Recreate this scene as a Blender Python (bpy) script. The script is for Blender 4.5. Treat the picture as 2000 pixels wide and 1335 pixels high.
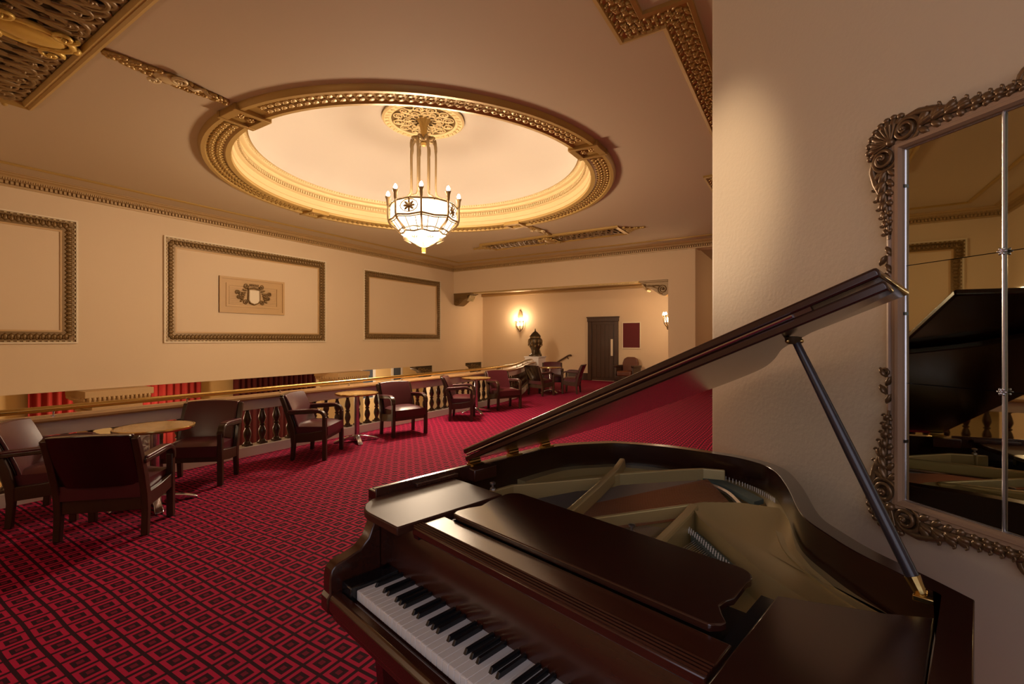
import bpy, bmesh, math, random
from mathutils import Vector, Matrix
from math import sin, cos, pi, radians, sqrt, atan2, hypot
random.seed(7)
for o in list(bpy.data.objects): bpy.data.objects.remove(o)
SC = bpy.context.scene
COL = SC.collection

# ---------------------------------------------------------------- camera, light, exposure
cam = bpy.data.cameras.new('camera'); camo = bpy.data.objects.new('camera', cam); COL.objects.link(camo)
cam.sensor_width = 36; cam.lens = 909/2000*36; cam.shift_y = -5.5/2000; cam.clip_start = .02
YAW = math.atan(570/909)
camo.location = (0, 0, 1.52); camo.rotation_euler = (pi/2, 0, YAW); SC.camera = camo
w = bpy.data.worlds.new('world'); SC.world = w; w.use_nodes = True
w.node_tree.nodes['Background'].inputs[0].default_value = (1, .75, .5, 1); w.node_tree.nodes['Background'].inputs[1].default_value = .02
SC.view_settings.view_transform = 'Standard'; SC.view_settings.look = 'None'; SC.view_settings.gamma = 1
SC.view_settings.use_curve_mapping = False; SC.view_settings.exposure = 0.9
WARM = (1, .69, .42); WARM2 = (1, .76, .53)
def lamp(name, kind, loc, power, col=WARM, size=.05, rot=(0, 0, 0), **kw):
    l = bpy.data.lights.new(name, kind); l.energy = power; l.color = col
    if kind == 'AREA': l.size = size
    else: l.shadow_soft_size = size
    for a, b in kw.items(): setattr(l, a, b)
    o = bpy.data.objects.new(name, l); COL.objects.link(o); o.location = loc; o.rotation_euler = rot
    return o
def aim(o, tgt):
    o.rotation_euler = (Vector(tgt)-o.location).to_track_quat('-Z', 'Y').to_euler()
P_BULB, P_GLASS, P_SCONCE, P_WIN = 8.5, 3.0, 13, .72

# ---------------------------------------------------------------- materials
def mat(name, col, rough=.5, metal=0, coat=0, emis=None, es=0, noise=None, bump=0, bscale=40, spec=.5):
    m = bpy.data.materials.new(name); m.use_nodes = True; nt = m.node_tree; b = nt.nodes['Principled BSDF']
    b.inputs['Base Color'].default_value = (*col, 1); b.inputs['Roughness'].default_value = rough
    b.inputs['Metallic'].default_value = metal; b.inputs['Coat Weight'].default_value = coat
    b.inputs['Coat Roughness'].default_value = .2; b.inputs['Specular IOR Level'].default_value = spec
    if emis: b.inputs['Emission Color'].default_value = (*emis, 1); b.inputs['Emission Strength'].default_value = es
    if noise or bump:
        tc = nt.nodes.new('ShaderNodeTexCoord')
    if noise:
        sc, col2, stretch = noise
        mp = nt.nodes.new('ShaderNodeMapping'); mp.inputs['Scale'].default_value = stretch
        n = nt.nodes.new('ShaderNodeTexNoise'); n.inputs['Scale'].default_value = sc; n.inputs['Detail'].default_value = 5
        mx = nt.nodes.new('ShaderNodeMix'); mx.data_type = 'RGBA'
        mx.inputs[6].default_value = (*col, 1); mx.inputs[7].default_value = (*col2, 1)
        nt.links.new(tc.outputs['Object'], mp.inputs[0]); nt.links.new(mp.outputs[0], n.inputs['Vector'])
        nt.links.new(n.outputs[0], mx.inputs[0]); nt.links.new(mx.outputs[2], b.inputs['Base Color'])
    if bump:
        n2 = nt.nodes.new('ShaderNodeTexNoise'); n2.inputs['Scale'].default_value = bscale; n2.inputs['Detail'].default_value = 4
        bp = nt.nodes.new('ShaderNodeBump'); bp.inputs['Strength'].default_value = bump; bp.inputs['Distance'].default_value = .01
        nt.links.new(tc.outputs['Object'], n2.inputs['Vector']); nt.links.new(n2.outputs[0], bp.inputs['Height']); nt.links.new(bp.outputs[0], b.inputs['Normal'])
    return m
M = {}
M['wall'] = mat('wall_paint', (.65, .485, .305), .75, noise=(1.2, (.63, .47, .295), (1, 1, 1)), bump=.08, bscale=60)
M['pier'] = mat('pier_paint', (.60, .49, .345), .45, bump=.10, bscale=60)
M['ceil'] = mat('ceiling_paint', (.47, .36, .235), .8)
M['dome'] = mat('dome_paint', (.46, .40, .335), .85)
M['cream'] = mat('cream_paint', (.70, .58, .40), .6)
M['gold'] = mat('gold_paint', (.40, .25, .07), .42, .35)
M['goldl'] = mat('pale_gold_paint', (.60, .46, .24), .48, .15)
M['goldy'] = mat('yellow_gold_paint', (.58, .38, .08), .4, .3)
M['golddk'] = mat('dark_gold_paint', (.13, .075, .02), .5, .2)
M['cornice'] = mat('cornice_paint', (.40, .25, .10), .5, .1)
M['bronze'] = mat('frame_bronze_paint', (.185, .105, .032), .42, .3)
M['bronzedk'] = mat('dark_bronze', (.07, .045, .02), .4, .5)
M['plaque'] = mat('plaque_wood_paint', (.50, .31, .13), .5)
M['offwhite'] = mat('white_paint', (.74, .68, .64), .55, noise=(8, (.70, .64, .60), (1, 1, 1)))
M['balu'] = mat('baluster_bronze', (.085, .052, .032), .32, .45)
M['oak'] = mat('oak_cap', (.42, .24, .10), .35, noise=(6, (.28, .15, .06), (3, .4, 3)))
M['brass'] = mat('brass', (.62, .44, .16), .22, 1)
M['chrome'] = mat('chrome', (.62, .58, .62), .18, 1)
M['wood'] = mat('dark_wood', (.055, .024, .012), .3, noise=(7, (.028, .012, .006), (4, 4, .5)))
M['woodbk'] = mat('chair_back_wood', (.014, .005, .004), .22, coat=.4)
M['leather'] = mat('maroon_leather', (.068, .010, .015), .33, bump=.05, bscale=90)
M['leatherbr'] = mat('brown_leather', (.11, .032, .014), .38)
M['tabletop'] = mat('table_laminate', (.42, .26, .10), .18, noise=(5, (.32, .19, .07), (1, 1, 1)))
M['mahog'] = mat('mahogany_lacquer', (.040, .010, .006), .2, coat=.6, noise=(5, (.022, .006, .004), (1, 8, 8)))
M['lacqtop'] = mat('mahogany_satin_top', (.055, .018, .010), .45, spec=.28)
M['mahogmid'] = mat('mahogany_front', (.065, .017, .009), .22, coat=.5, noise=(5, (.035, .010, .006), (1, 8, 8)))
M['black'] = mat('black_lacquer', (.008, .008, .010), .12, coat=.5)
M['ebony'] = mat('black_key', (.012, .012, .014), .2)
M['ivory'] = mat('white_key', (.86, .85, .83), .25)
M['plate'] = mat('iron_plate_gold', (.56, .44, .20), .36, .4)
M['copper'] = mat('copper_string', (.50, .25, .16), .3, .9)
M['steel'] = mat('steel_string', (.45, .42, .42), .3, .9)
M['pin'] = mat('steel_pin', (.9, .86, .78), .4, .3)
M['felt'] = mat('green_felt', (.10, .125, .10), .9)
M['prop'] = mat('prop_lacquer', (.022, .018, .026), .3, coat=.3)
M['carve'] = mat('carved_gilt_wood', (.22, .13, .06), .32, .45, noise=(14, (.13, .075, .033), (1, 1, 1)))
M['framepl'] = mat('mirror_frame_paint', (.36, .23, .14), .45, .1)
M['mirror'] = mat('mirror_glass', (.50, .48, .35), .015, 1)
M['leadbar'] = mat('glazing_bar', (.60, .60, .62), .25, .9)
M['glow'] = mat('lit_opal_glass', (.9, .8, .65), .4, emis=(1, .79, .55), es=P_GLASS)
M['bulb'] = mat('lit_bulb', (1, .9, .8), .4, emis=(1, .80, .56), es=60)
M['chbr'] = mat('chandelier_bronze', (.26, .18, .09), .38, .6)
M['door'] = mat('door_wood', (.065, .026, .008), .35, noise=(5, (.035, .013, .004), (6, 6, .4)))
M['redbd'] = mat('red_baize', (.10, .008, .010), .85)
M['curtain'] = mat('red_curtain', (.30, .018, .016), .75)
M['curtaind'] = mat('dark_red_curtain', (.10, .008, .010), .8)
M['lobby'] = mat('lobby_wall', (.60, .43, .20), .7)
M['poster'] = mat('blue_poster', (.05, .065, .09), .4)
M['paper'] = mat('poster_paper', (.62, .60, .55), .5)
def carpet_mat():
    m = bpy.data.materials.new('patterned_carpet'); m.use_nodes = True; nt = m.node_tree; N = nt.nodes; L = nt.links
    b = N['Principled BSDF']; b.inputs['Roughness'].default_value = .9; b.inputs['Specular IOR Level'].default_value = .15
    g = N.new('ShaderNodeNewGeometry'); nz = N.new('ShaderNodeTexNoise'); nz.inputs['Scale'].default_value = 1.1; nz.inputs['Detail'].default_value = 1
    sx = N.new('ShaderNodeSeparateXYZ'); L.new(g.outputs['Position'], sx.inputs[0]); L.new(g.outputs['Position'], nz.inputs['Vector'])
    def mth(op, a, bb=None):
        n = N.new('ShaderNodeMath'); n.operation = op
        for i, q in enumerate((a, bb)):
            if q is None: continue
            if isinstance(q, (int, float)): n.inputs[i].default_value = q
            else: L.new(q, n.inputs[i])
        return n.outputs[0]
    wob = mth('MULTIPLY', mth('SUBTRACT', nz.outputs[0], .5), .05)
    out = []
    for ax, c0 in ((0, -2.28), (1, 1.507)):
        q = mth('ADD', mth('SUBTRACT', sx.outputs[ax], c0), wob)
        q = mth('FRACT', mth('ADD', mth('DIVIDE', q, .1215), 500.5))
        out.append(mth('MULTIPLY', mth('ABSOLUTE', mth('SUBTRACT', q, .5)), 2))
    mx = mth('MAXIMUM', out[0], out[1])
    cr = N.new('ShaderNodeValToRGB'); cr.color_ramp.interpolation = 'CONSTANT'; e = cr.color_ramp.elements
    D = (.034, .0028, .013, 1); R = (.48, .009, .064, 1)
    e[0].position = 0; e[0].color = (.20, .006, .032, 1); e[1].position = .22; e[1].color = D
    a = e.new(.52); a.color = R; a = e.new(.85); a.color = D
    L.new(mx, cr.inputs[0])
    n2 = N.new('ShaderNodeTexNoise'); n2.inputs['Scale'].default_value = 350; L.new(g.outputs['Position'], n2.inputs['Vector'])
    mm = N.new('ShaderNodeMix'); mm.data_type = 'RGBA'; mm.blend_type = 'MULTIPLY'; mm.inputs[0].default_value = .35
    L.new(cr.outputs[0], mm.inputs[6]); L.new(n2.outputs[0], mm.inputs[7]); L.new(mm.outputs[2], b.inputs['Base Color'])
    bp = N.new('ShaderNodeBump'); bp.inputs['Strength'].default_value = .3; bp.inputs['Distance'].default_value = .003
    L.new(n2.outputs[0], bp.inputs['Height']); L.new(bp.outputs[0], b.inputs['Normal'])
    return m
M['carpet'] = carpet_mat()

# ---------------------------------------------------------------- mesh helpers
class MB:
    def __init__(s): s.v = []; s.f = []; s.orn = False
    def add(s, vs, fs):
        o = len(s.v); s.v += [tuple(q) for q in vs]; s.f += [tuple(i+o for i in f) for f in fs]; return s
    def box(s, x0, x1, y0, y1, z0, z1):
        return s.add([(x, y, z) for z in (z0, z1) for y in (y0, y1) for x in (x0, x1)],
                     [(0, 2, 3, 1), (4, 5, 7, 6), (0, 1, 5, 4), (1, 3, 7, 5), (3, 2, 6, 7), (2, 0, 4, 6)])
    def obox(s, c, ax, ay, az):
        c = Vector(c); ax = Vector(ax); ay = Vector(ay); az = Vector(az)
        return s.add([c+ax*i+ay*j+az*k for k in (-1, 1) for j in (-1, 1) for i in (-1, 1)],
                     [(0, 2, 3, 1), (4, 5, 7, 6), (0, 1, 5, 4), (1, 3, 7, 5), (3, 2, 6, 7), (2, 0, 4, 6)])
    def prism(s, poly, a, b, fn=lambda x, y, h: (x, y, h)):
        n = len(poly)
        return s.add([fn(x, y, a) for x, y in poly]+[fn(x, y, b) for x, y in poly],
                     [tuple(range(n))[::-1], tuple(range(n, 2*n))]+[(i, (i+1) % n, n+(i+1) % n, n+i) for i in range(n)])
    def lathe(s, prof, n=24, c=(0, 0, 0), a0=0, cap=True):
        k = len(prof); vs = []
        for i in range(n):
            a = a0+2*pi*i/n
            vs += [(c[0]+r*cos(a), c[1]+r*sin(a), c[2]+z) for r, z in prof]
        fs = [(i*k+j, ((i+1) % n)*k+j, ((i+1) % n)*k+j+1, i*k+j+1) for i in range(n) for j in range(k-1)]
        if cap and prof[0][0] > 1e-4: fs.append(tuple(i*k for i in range(n))[::-1])
        if cap and prof[-1][0] > 1e-4: fs.append(tuple(i*k+k-1 for i in range(n)))
        return s.add(vs, fs)
    def tube(s, path, r, n=6, flat=None, closed=False):
        P = [Vector(q) for q in path]; m = len(P); R = r if isinstance(r, (list, tuple)) else [r]*m
        T = []
        for i in range(m):
            a = P[(i-1) % m] if (closed or i) else P[i]; b = P[(i+1) % m] if (closed or i < m-1) else P[i]
            t = b-a; T.append(t.normalized() if t.length > 1e-9 else Vector((0, 0, 1)))
        ref = Vector(flat) if flat else (Vector((0, 0, 1)) if abs(T[0].z) < .9 else Vector((1, 0, 0)))
        vs = []
        for i in range(m):
            t = T[i]; u = ref-t*ref.dot(t)
            if u.length < 1e-4: u = Vector((1, 0, 0))-t*t.x
            u.normalize()
            if not flat: ref = u
            v2 = t.cross(u)
            for k in range(n):
                a = 2*pi*k/n; vs.append(P[i]+(u*cos(a)*(.55 if flat else 1)+v2*sin(a))*R[i])
        fs = [(i*n+k, i*n+(k+1) % n, ((i+1) % m)*n+(k+1) % n, ((i+1) % m)*n+k) for i in range(m if closed else m-1) for k in range(n)]
        if not closed: fs += [tuple(range(n))[::-1], tuple(range((m-1)*n, m*n))]
        return s.add(vs, fs)
    def sweep(s, path, prof, closed=False):
        """prof (a,b): a = to the left of travel, b = up; horizontal mitred path of (x,y,z)"""
        P = [Vector(q) for q in path]; m = len(P); vs = []; k = len(prof)
        for i in range(m):
            d1 = (P[i]-P[i-1]) if (i or closed) else None; d2 = (P[(i+1) % m]-P[i]) if (i < m-1 or closed) else None
            d1 = (d1 or d2); d2 = (d2 or d1)
            n1 = Vector((-d1.y, d1.x)).normalized(); n2 = Vector((-d2.y, d2.x)).normalized()
            nn = (n1+n2); nn = nn/max(.2, nn.length_squared)*2
            vs += [(P[i].x+nn.x*a, P[i].y+nn.y*a, P[i].z+b) for a, b in prof]
        fs = [(i*k+j, i*k+(j+1) % k, ((i+1) % m)*k+(j+1) % k, ((i+1) % m)*k+j) for i in range(m if closed else m-1) for j in range(k)]
        if not closed: fs += [tuple(range(k)), tuple(range((m-1)*k, m*k))[::-1]]
        return s.add(vs, fs)
    def ell(s, c, ax, ay, az, nu=8, nv=5):
        c = Vector(c); ax = Vector(ax); ay = Vector(ay); az = Vector(az); s.orn = True
        vs = [c-az]
        for j in range(1, nv):
            b = -pi/2+pi*j/nv
            for i in range(nu):
                a = 2*pi*i/nu; vs.append(c+ax*cos(b)*cos(a)+ay*cos(b)*sin(a)+az*sin(b))
        vs.append(c+az); L = len(vs)-1
        fs = [(0, 1+(i+1) % nu, 1+i) for i in range(nu)]+[(L, L-nu+i, L-nu+(i+1) % nu) for i in range(nu)]
        for j in range(nv-2):
            for i in range(nu):
                a = 1+j*nu; fs.append((a+i, a+(i+1) % nu, a+nu+(i+1) % nu, a+nu+i))
        return s.add(vs, fs)
    def petal(s, base, d, nrm, ln, wd, th, nu=6, nv=4):
        d = Vector(d).normalized(); nrm = Vector(nrm).normalized(); sd = d.cross(nrm)
        return s.ell(Vector(base)+d*ln/2, d*ln/2, sd*wd/2, nrm*th, nu, nv)
    def spiral(s, c, e1, e2, nrm, r0, turns, rad, a0=0, sgn=1, n=26, lift=.0):
        c = Vector(c); e1 = Vector(e1); e2 = Vector(e2); nrm = Vector(nrm); pts = []; rr = []
        for i in range(n):
            t = i/(n-1); r = r0*(1-t)**.8+r0*.12; a = a0+sgn*turns*2*pi*t
            pts.append(c+(e1*cos(a)+e2*sin(a))*r+nrm*(lift*t)); rr.append(rad*(1-.45*t))
        s.tube(pts, rr, 5); s.ell(c+nrm*lift, e1*r0*.22, e2*r0*.22, nrm*rad*1.2, 6, 4); return s
def obj(name, mb, m, parent=None, smooth=35, bevel=0, seg=2, loc=None, **props):
    me = bpy.data.meshes.new(name); me.from_pydata(mb.v, [], mb.f)
    bm = bmesh.new(); bm.from_mesh(me); bmesh.ops.recalc_face_normals(bm, faces=bm.faces); bm.to_mesh(me); bm.free()
    me.materials.append(M[m] if isinstance(m, str) else m)
    if smooth:
        me.shade_smooth(); me.set_sharp_from_angle(angle=radians(82 if (mb.orn and smooth == 35) else smooth))
    o = bpy.data.objects.new(name, me); COL.objects.link(o)
    if parent: o.parent = parent
    if loc: o.location = loc
    if bevel:
        md = o.modifiers.new('bevel', 'BEVEL'); md.width = bevel; md.segments = seg; md.limit_method = 'ANGLE'; md.angle_limit = radians(40)
    for a, b in props.items(): o[a] = b
    return o
def part(name, mesh_o, parent, loc=(0, 0, 0), rot=(0, 0, 0)):      # another piece sharing mesh data
    o = mesh_o.copy(); COL.objects.link(o); o.parent = parent; o.location = loc; o.rotation_euler = rot; return o
def thing(name, label, cat, loc=(0, 0, 0), rz=0, group=None):
    o = bpy.data.objects.new(name, None); COL.objects.link(o); o.location = loc; o.rotation_euler = (0, 0, rz)
    o.empty_display_size = .1; o['label'] = label; o['category'] = cat
    if group: o['group'] = group
    return o
def tag(o, label, cat, group=None):
    o['label'] = label; o['category'] = cat
    if group: o['group'] = group
    return o
def dup(root, loc, rz, label, group=None):
    r = root.copy(); COL.objects.link(r); r.location = loc; r.rotation_euler = (0, 0, rz); r['label'] = label
    if group: r['group'] = group
    for ch in list(root.children):
        c = ch.copy(); COL.objects.link(c); c.parent = r
        for g in ch.children:
            d = g.copy(); COL.objects.link(d); d.parent = c
    return r
def struct(name, mb, m, parent=None, **k): return obj(name, mb, m, parent, kind='structure', **k) if parent is None else obj(name, mb, m, parent, **k)
def arc(cx, cy, r, a0, a1, n): return [(cx+r*cos(a0+(a1-a0)*i/n), cy+r*sin(a0+(a1-a0)*i/n)) for i in range(n+1)]
def catmull(P, n=6, closed=False):
    out = []; m = len(P)
    for i in range(m if closed else m-1):
        p0, p1, p2, p3 = [P[j % m] if closed else P[max(0, min(m-1, j))] for j in (i-1, i, i+1, i+2)]
        for k in range(n):
            t = k/n
            out.append(tuple(.5*(2*b+(c-a)*t+(2*a-5*b+4*c-d)*t*t+(3*b-a-3*c+d)*t**3) for a, b, c, d in zip(p0, p1, p2, p3)))
    if not closed: out.append(tuple(P[-1]))
    return out

# ---------------------------------------------------------------- room shell
XL, YB, YF, YN, ZC, XR = -11.6, 14.2, 16.15, -1.4, 4.35, 2.6
ZO, SOF = .555, 3.30           # underside of the left wall, soffit of the far beam
DC = Vector((-5.97, 6.44, 0))  # dome centre
PC = Vector((-.403, 2.599, 0)) # corner of the slanted pier
rail_path = catmull([(-6.2, -1.35), (-6.2, 2), (-6.2, 5), (-6.2, 7.6), (-6.25, 9.2), (-6.42, 10.3), (-6.92, 11.55), (-7.4, 12.6), (-7.66, 13.45)], 8)
fl = MB(); edge = [(x-.12, y) for x, y in rail_path]
fl.prism([(PC.x+4.1, YN), (-6.32, YN)]+edge+[(-7.75, 13.9), (-7.9, YF+.1), (-2.7, YF+.1), (-2.7, 19), (PC.x+4.1, 19)], -.25, 0)
struct('floor', fl, 'carpet', smooth=0)
struct('floor_lobby', MB().box(-18, -2, -6, 20, -3.7, -3.5), 'lobby', smooth=0)
wl = MB()   # left wall hangs above the lobby openings
wl.box(XL-.3, XL, YN-.3, YB-.02, ZO, 5); wl.box(XL-.3, XL, 12.98, 14.95, -3.5, ZO); wl.box(XL-.3, XL, YB-.02, YF, ZO, 5)
wl.box(XL-.3, XL, 16.07, YF, -3.5, ZO)
struct('wall_left', wl, 'wall', smooth=0)
struct('wall_far', MB().box(XL-3, -2.86, YF, YF+.2, -3.5, 4.4), 'wall', smooth=0)
struct('wall_corridor', MB().box(-2.85, -2.655, YB+.5, 19, 0, 4.3), 'wall', smooth=0)
struct('wall_corridor_end', MB().box(-2.655, XR, 19, 19.2, 0, 4.3), 'wall', smooth=0)
struct('ceiling_corridor', MB().box(-2.655, XR, YB+.5, 19, 4.22, 4.3), 'ceil', smooth=0)
struct('wall_beam', MB().box(XL, -2.655, YB, YB+.5, SOF, 5), 'wall', smooth=0)
struct('wall_jamb', MB().box(-3.42, -2.655, YB, YB+.5, 0, SOF), 'wall', smooth=0)
struct('wall_header', MB().box(-2.655, XR, YB, YB+.5, 4.16, 5), 'wall', smooth=0)
struct('wall_alcove', MB().box(-3.42, -3.3, YB+.5, YF, 0, 3.6), 'wall', smooth=0)
struct('ceiling_alcove', MB().box(XL, -3.3, YB+.5, YF, 3.55, 3.7), 'ceil', smooth=0)
struct('wall_near', MB().box(XL-.3, 4, YN-.2, YN, -3.5, 5), 'wall', smooth=0)
struct('wall_right', MB().box(XR, XR+.2, 1.5, 19, 0, 5), 'wall', smooth=0)
# assumed tall window behind the camera, unseen, added for cool daylight
wn = bpy.data.objects.new('assumed_window_1', None); COL.objects.link(wn); wn.location = (.5, YN, .9); wn['kind'] = 'structure'
M['daylight_fill'] = mat('assumed_daylight_pane', (.8, .8, .85), .5, emis=(.76, .80, 1.0), es=P_WIN)
obj('assumed_window_frame', MB().box(-1.3, -1.2, 0, .06, 0, 2.6).box(1.2, 1.3, 0, .06, 0, 2.6).box(-1.2, 1.2, 0, .06, 0, .1).box(-1.2, 1.2, 0, .06, 2.5, 2.6).box(-.03, .03, 0, .05, .1, 2.5), 'cream', wn, bevel=.006)
for a in (-1.2, .03): obj('pane', MB().box(a, a+1.17, .01, .02, .1, 2.5), 'daylight_fill', wn)  # panes glow to add cool light from the assumed window
# slanted pier that carries the mirror, rounded arris
u = Vector((sqrt(.5), -sqrt(.5), 0)); n_ = Vector((-sqrt(.5), -sqrt(.5), 0))
pr = [(PC+u*5.65), (PC+u*5.65+Vector((.3, .4, 0)))]
rad = .028; c0 = PC+u*(rad*.414)-n_*rad   # fillet between slanted face and the face along Y
pts = [(PC+u*5.65).to_2d(), (PC+u*5.65+Vector((.5, .5, 0))).to_2d(), Vector((.25, 2.75)), Vector((.25, 4.2)), Vector((PC.x, 4.2))]
c2 = Vector((PC.x+rad, PC.y+rad*.414))
for a in range(0, 7): aa = pi+radians(45)*a/6; pts.append(c2+Vector((cos(aa), sin(aa)))*rad)
struct('wall_pier', MB().prism([tuple(q) for q in pts], 0, 5), 'pier', smooth=30)
# ceiling with the round opening of the dome
cb = MB(); NN = 96; RI = 3.06; vs = []
for i in range(NN):
    a = 2*pi*i/NN; d = Vector((cos(a), sin(a)))
    t = min(((XR+1.6-DC.x) if d.x > 0 else (DC.x-XL+.2))/max(1e-6, abs(d.x)), ((YB+.3-DC.y) if d.y > 0 else (DC.y-YN+.1))/max(1e-6, abs(d.y)))
    vs += [(DC.x+RI*d.x, DC.y+RI*d.y, ZC), (DC.x+t*d.x, DC.y+t*d.y, ZC)]
cb.add(vs, [(2*i, 2*i+1, (2*i+3) % (2*NN), (2*i+2) % (2*NN)) for i in range(NN)])
for cx, cy in ((XL-.2, YN-.1), (XL-.2, YB+.3), (XR+1.6, YN-.1), (XR+1.6, YB+.3)):   # corners the fan cuts off
    cands = sorted(range(NN), key=lambda i: hypot(vs[2*i+1][0]-cx, vs[2*i+1][1]-cy))[:2]
    cb.add([vs[2*cands[0]+1], vs[2*cands[1]+1], (cx, cy, ZC)], [(0, 1, 2)])
struct('ceiling', cb, 'ceil', smooth=0)
dm = MB(); prof = []
for i in range(15):
    t = i/14; prof.append((2.84*(1-t), 4.80+.83*sin(t*pi/2)**1.0*(1)))
prof = [(2.84*cos(t*pi/28), 4.80+.83*sin(t*pi/28)) for t in range(15)]
prof[-1] = (0.0, prof[-1][1])
dm.lathe(prof, 96, DC, cap=False); struct('ceiling_dome', dm, 'dome', smooth=60)

# ---------------------------------------------------------------- ring of the dome (trim_1) and its ornaments
t1 = struct('trim_1', MB().lathe([(3.05, 4.36), (3.06, 4.315), (3.13, 4.30), (3.16, 4.325), (3.37, 4.325), (3.385, 4.29), (3.44, 4.285), (3.475, 4.33), (3.48, 4.36)], 128, DC, cap=False), 'gold', smooth=40)
cv = MB().lathe([(3.055, 4.33), (3.06, 4.44), (3.04, 4.45), (3.035, 4.55), (3.00, 4.56), (2.985, 4.57), (2.985, 4.635), (2.95, 4.645), (2.955, 4.66), (2.99, 4.68), (2.975, 4.735), (2.92, 4.745), (2.90, 4.76), (2.885, 4.815), (2.84, 4.82)], 128, DC, cap=False)
struct('cove', cv, 'goldl', t1, smooth=40)
dn = MB()
for i in range(300):
    a = 2*pi*i/300; d = Vector((cos(a), sin(a), 0)); q = Vector((-d.y, d.x, 0))
    dn.obox(DC+d*2.972+Vector((0, 0, 4.603)), d*.022, q*.019, Vector((0, 0, .026)))
obj('dentils', dn, 'goldl', t1, smooth=0, kind='stuff')
bd = MB()
for i in range(300):
    a = 2*pi*i/300; d = Vector((cos(a), sin(a), 0)); q = Vector((-d.y, d.x, 0))
    bd.ell(DC+d*2.893+Vector((0, 0, 4.79)), d*.018, q*.022, Vector((0, 0, .02)), 5, 3)
obj('bead_row', bd, 'goldl', t1, kind='stuff')
lf = MB()
for i in range(176):
    a = 2*pi*(i+.5)/176
    if min(abs((a-c*pi/2+pi) % (2*pi)-pi) for c in range(4)) < .11: continue
    d = Vector((cos(a), sin(a), 0)); q = Vector((-d.y, d.x, 0)); dw = Vector((0, 0, -1))
    for r0, sg in ((3.17, 1), (3.265, 1)):
        c = DC+d*r0+Vector((0, 0, 4.318))
        lf.petal(c-d*.012, d+q*.25, dw, .118, .104, .016)
        lf.petal(c+d*.055+q*.034, d-q*.9, dw, .062, .028, .028)
        lf.petal(c+d*.015-q*.02, d+q*.7, dw, .06, .022, .024)
obj('leaf_band', lf, 'gold', t1, kind='stuff')
for c in range(4):
    a = c*pi/2; d = Vector((cos(a), sin(a), 0)); q = Vector((-d.y, d.x, 0)); b = MB()
    for s_ in (-1, 1):
        b.obox(DC+d*3.265+q*s_*.185+Vector((0, 0, 4.31)), d*.225, q*.03, Vector((0, 0, .04)))
    for r in (3.08, 3.43): b.obox(DC+d*r+Vector((0, 0, 4.31)), d*.05, q*.21, Vector((0, 0, .036)))
    b.obox(DC+d*3.265+Vector((0, 0, 4.33)), d*.15, q*.16, Vector((0, 0, .02)))
    blk = obj('ring_block', b, 'gold', t1, bevel=.006)
    for r in (3.19, 3.335):
        ro = MB(); cc = DC+d*r+Vector((0, 0, 4.305))
        for k in range(8):
            aa = k*pi/4; ro.petal(cc, Vector((cos(aa), sin(aa), 0)), (0, 0, -1), .07, .045, .02)
        ro.ell(cc, (.02, 0, 0), (0, .02, 0), (0, 0, .03)); obj('rosette', ro, 'gold', blk)

# ---------------------------------------------------------------- cornice (trim_2), ceiling fillet (trim_3), zigzag band (trim_4)
cp = [(0, -.21), (.03, -.21), (.035, -.175), (.02, -.17), (.02, -.115), (.075, -.11), (.085, -.095), (.12, -.05), (.17, -.03), (.18, -.012), (.22, -.01), (.225, 0), (0, 0)]
path = [(XR, YB, ZC), (XL, YB, ZC), (XL, YN, ZC), (PC.x+3.9, YN, ZC)]
t2 = struct('trim_2', MB().sweep(path, cp), 'cornice', smooth=30)
dt = MB(); fl2 = MB()
def along(mb, p, q, nrm, pitch, off, zz, hw, hh, dp):
    p = Vector(p); q = Vector(q); L = (q-p).length; d = (q-p)/L; nrm = Vector(nrm)
    for i in range(int(L/pitch)):
        c = p+d*(i+.5)*pitch+nrm*off; c.z = zz
        mb.obox(c, d*hw, nrm*dp, Vector((0, 0, hh)))
for p, q, nr in (((XL, YN+.05, 0), (XL, YB-.05, 0), (1, 0, 0)), ((XL+.05, YB, 0), (XR, YB, 0), (0, -1, 0)), ((XL+.05, YN, 0), (2, YN, 0), (0, 1, 0))):
    along(dt, p, q, nr, .062, .036, ZC-.142, .019, .026, .02)
    along(fl2, p, q, nr, .031, .092, ZC-.078, .009, .03, .012)
obj('dentils', dt, 'cornice', t2, smooth=0, kind='stuff'); obj('flutes', fl2, 'cornice', t2, smooth=0, kind='stuff')
d_ = .80
struct('trim_3', MB().sweep([(XR, YB-.72, ZC), (XL+d_, YB-.72, ZC), (XL+d_, YN+.72, ZC), (-1.3, YN+.72, ZC)], [(-.035, 0), (-.035, -.02), (-.012, -.035), (.012, -.035), (.035, -.02), (.035, 0)]), 'gold', smooth=30)
zz = [(-1.33, YN+.75), (-1.33, 4.15), (-.93, 4.15), (-.93, 8.75), (-1.33, 8.75), (-1.33, 13.4)]
zp = [(x, y, ZC) for x, y in zz]
t4 = struct('trim_4', MB().sweep(zp, [(-.15, 0), (-.15, -.035), (-.115, -.045), (-.10, -.02), (.10, -.02), (.115, -.045), (.15, -.035), (.15, 0)]), 'gold', smooth=30)
lv = MB()
for (a, b) in zip(zp[:-1], zp[1:]):
    a = Vector(a); b = Vector(b); L = (b-a).length; d = (b-a)/L; q = Vector((-d.y, d.x, 0))
    for i in range(int((L+.12)/.062)):
        for j in (-1, 0, 1):
            c = a+d*(i*.062-.06)+q*(j*.062+random.uniform(-.006, .006))+Vector((0, 0, -.022))
            s_ = 1 if (i+j) % 2 else -1
            lv.petal(c, d*.7+q*s_*.7, (0, 0, -1), .085, .034, .02)
            lv.petal(c+d*.03, d*.5-q*s_*.9, (0, 0, -1), .05, .02, .028)
obj('leaf_band', lv, 'gold', t4, kind='stuff')

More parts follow.
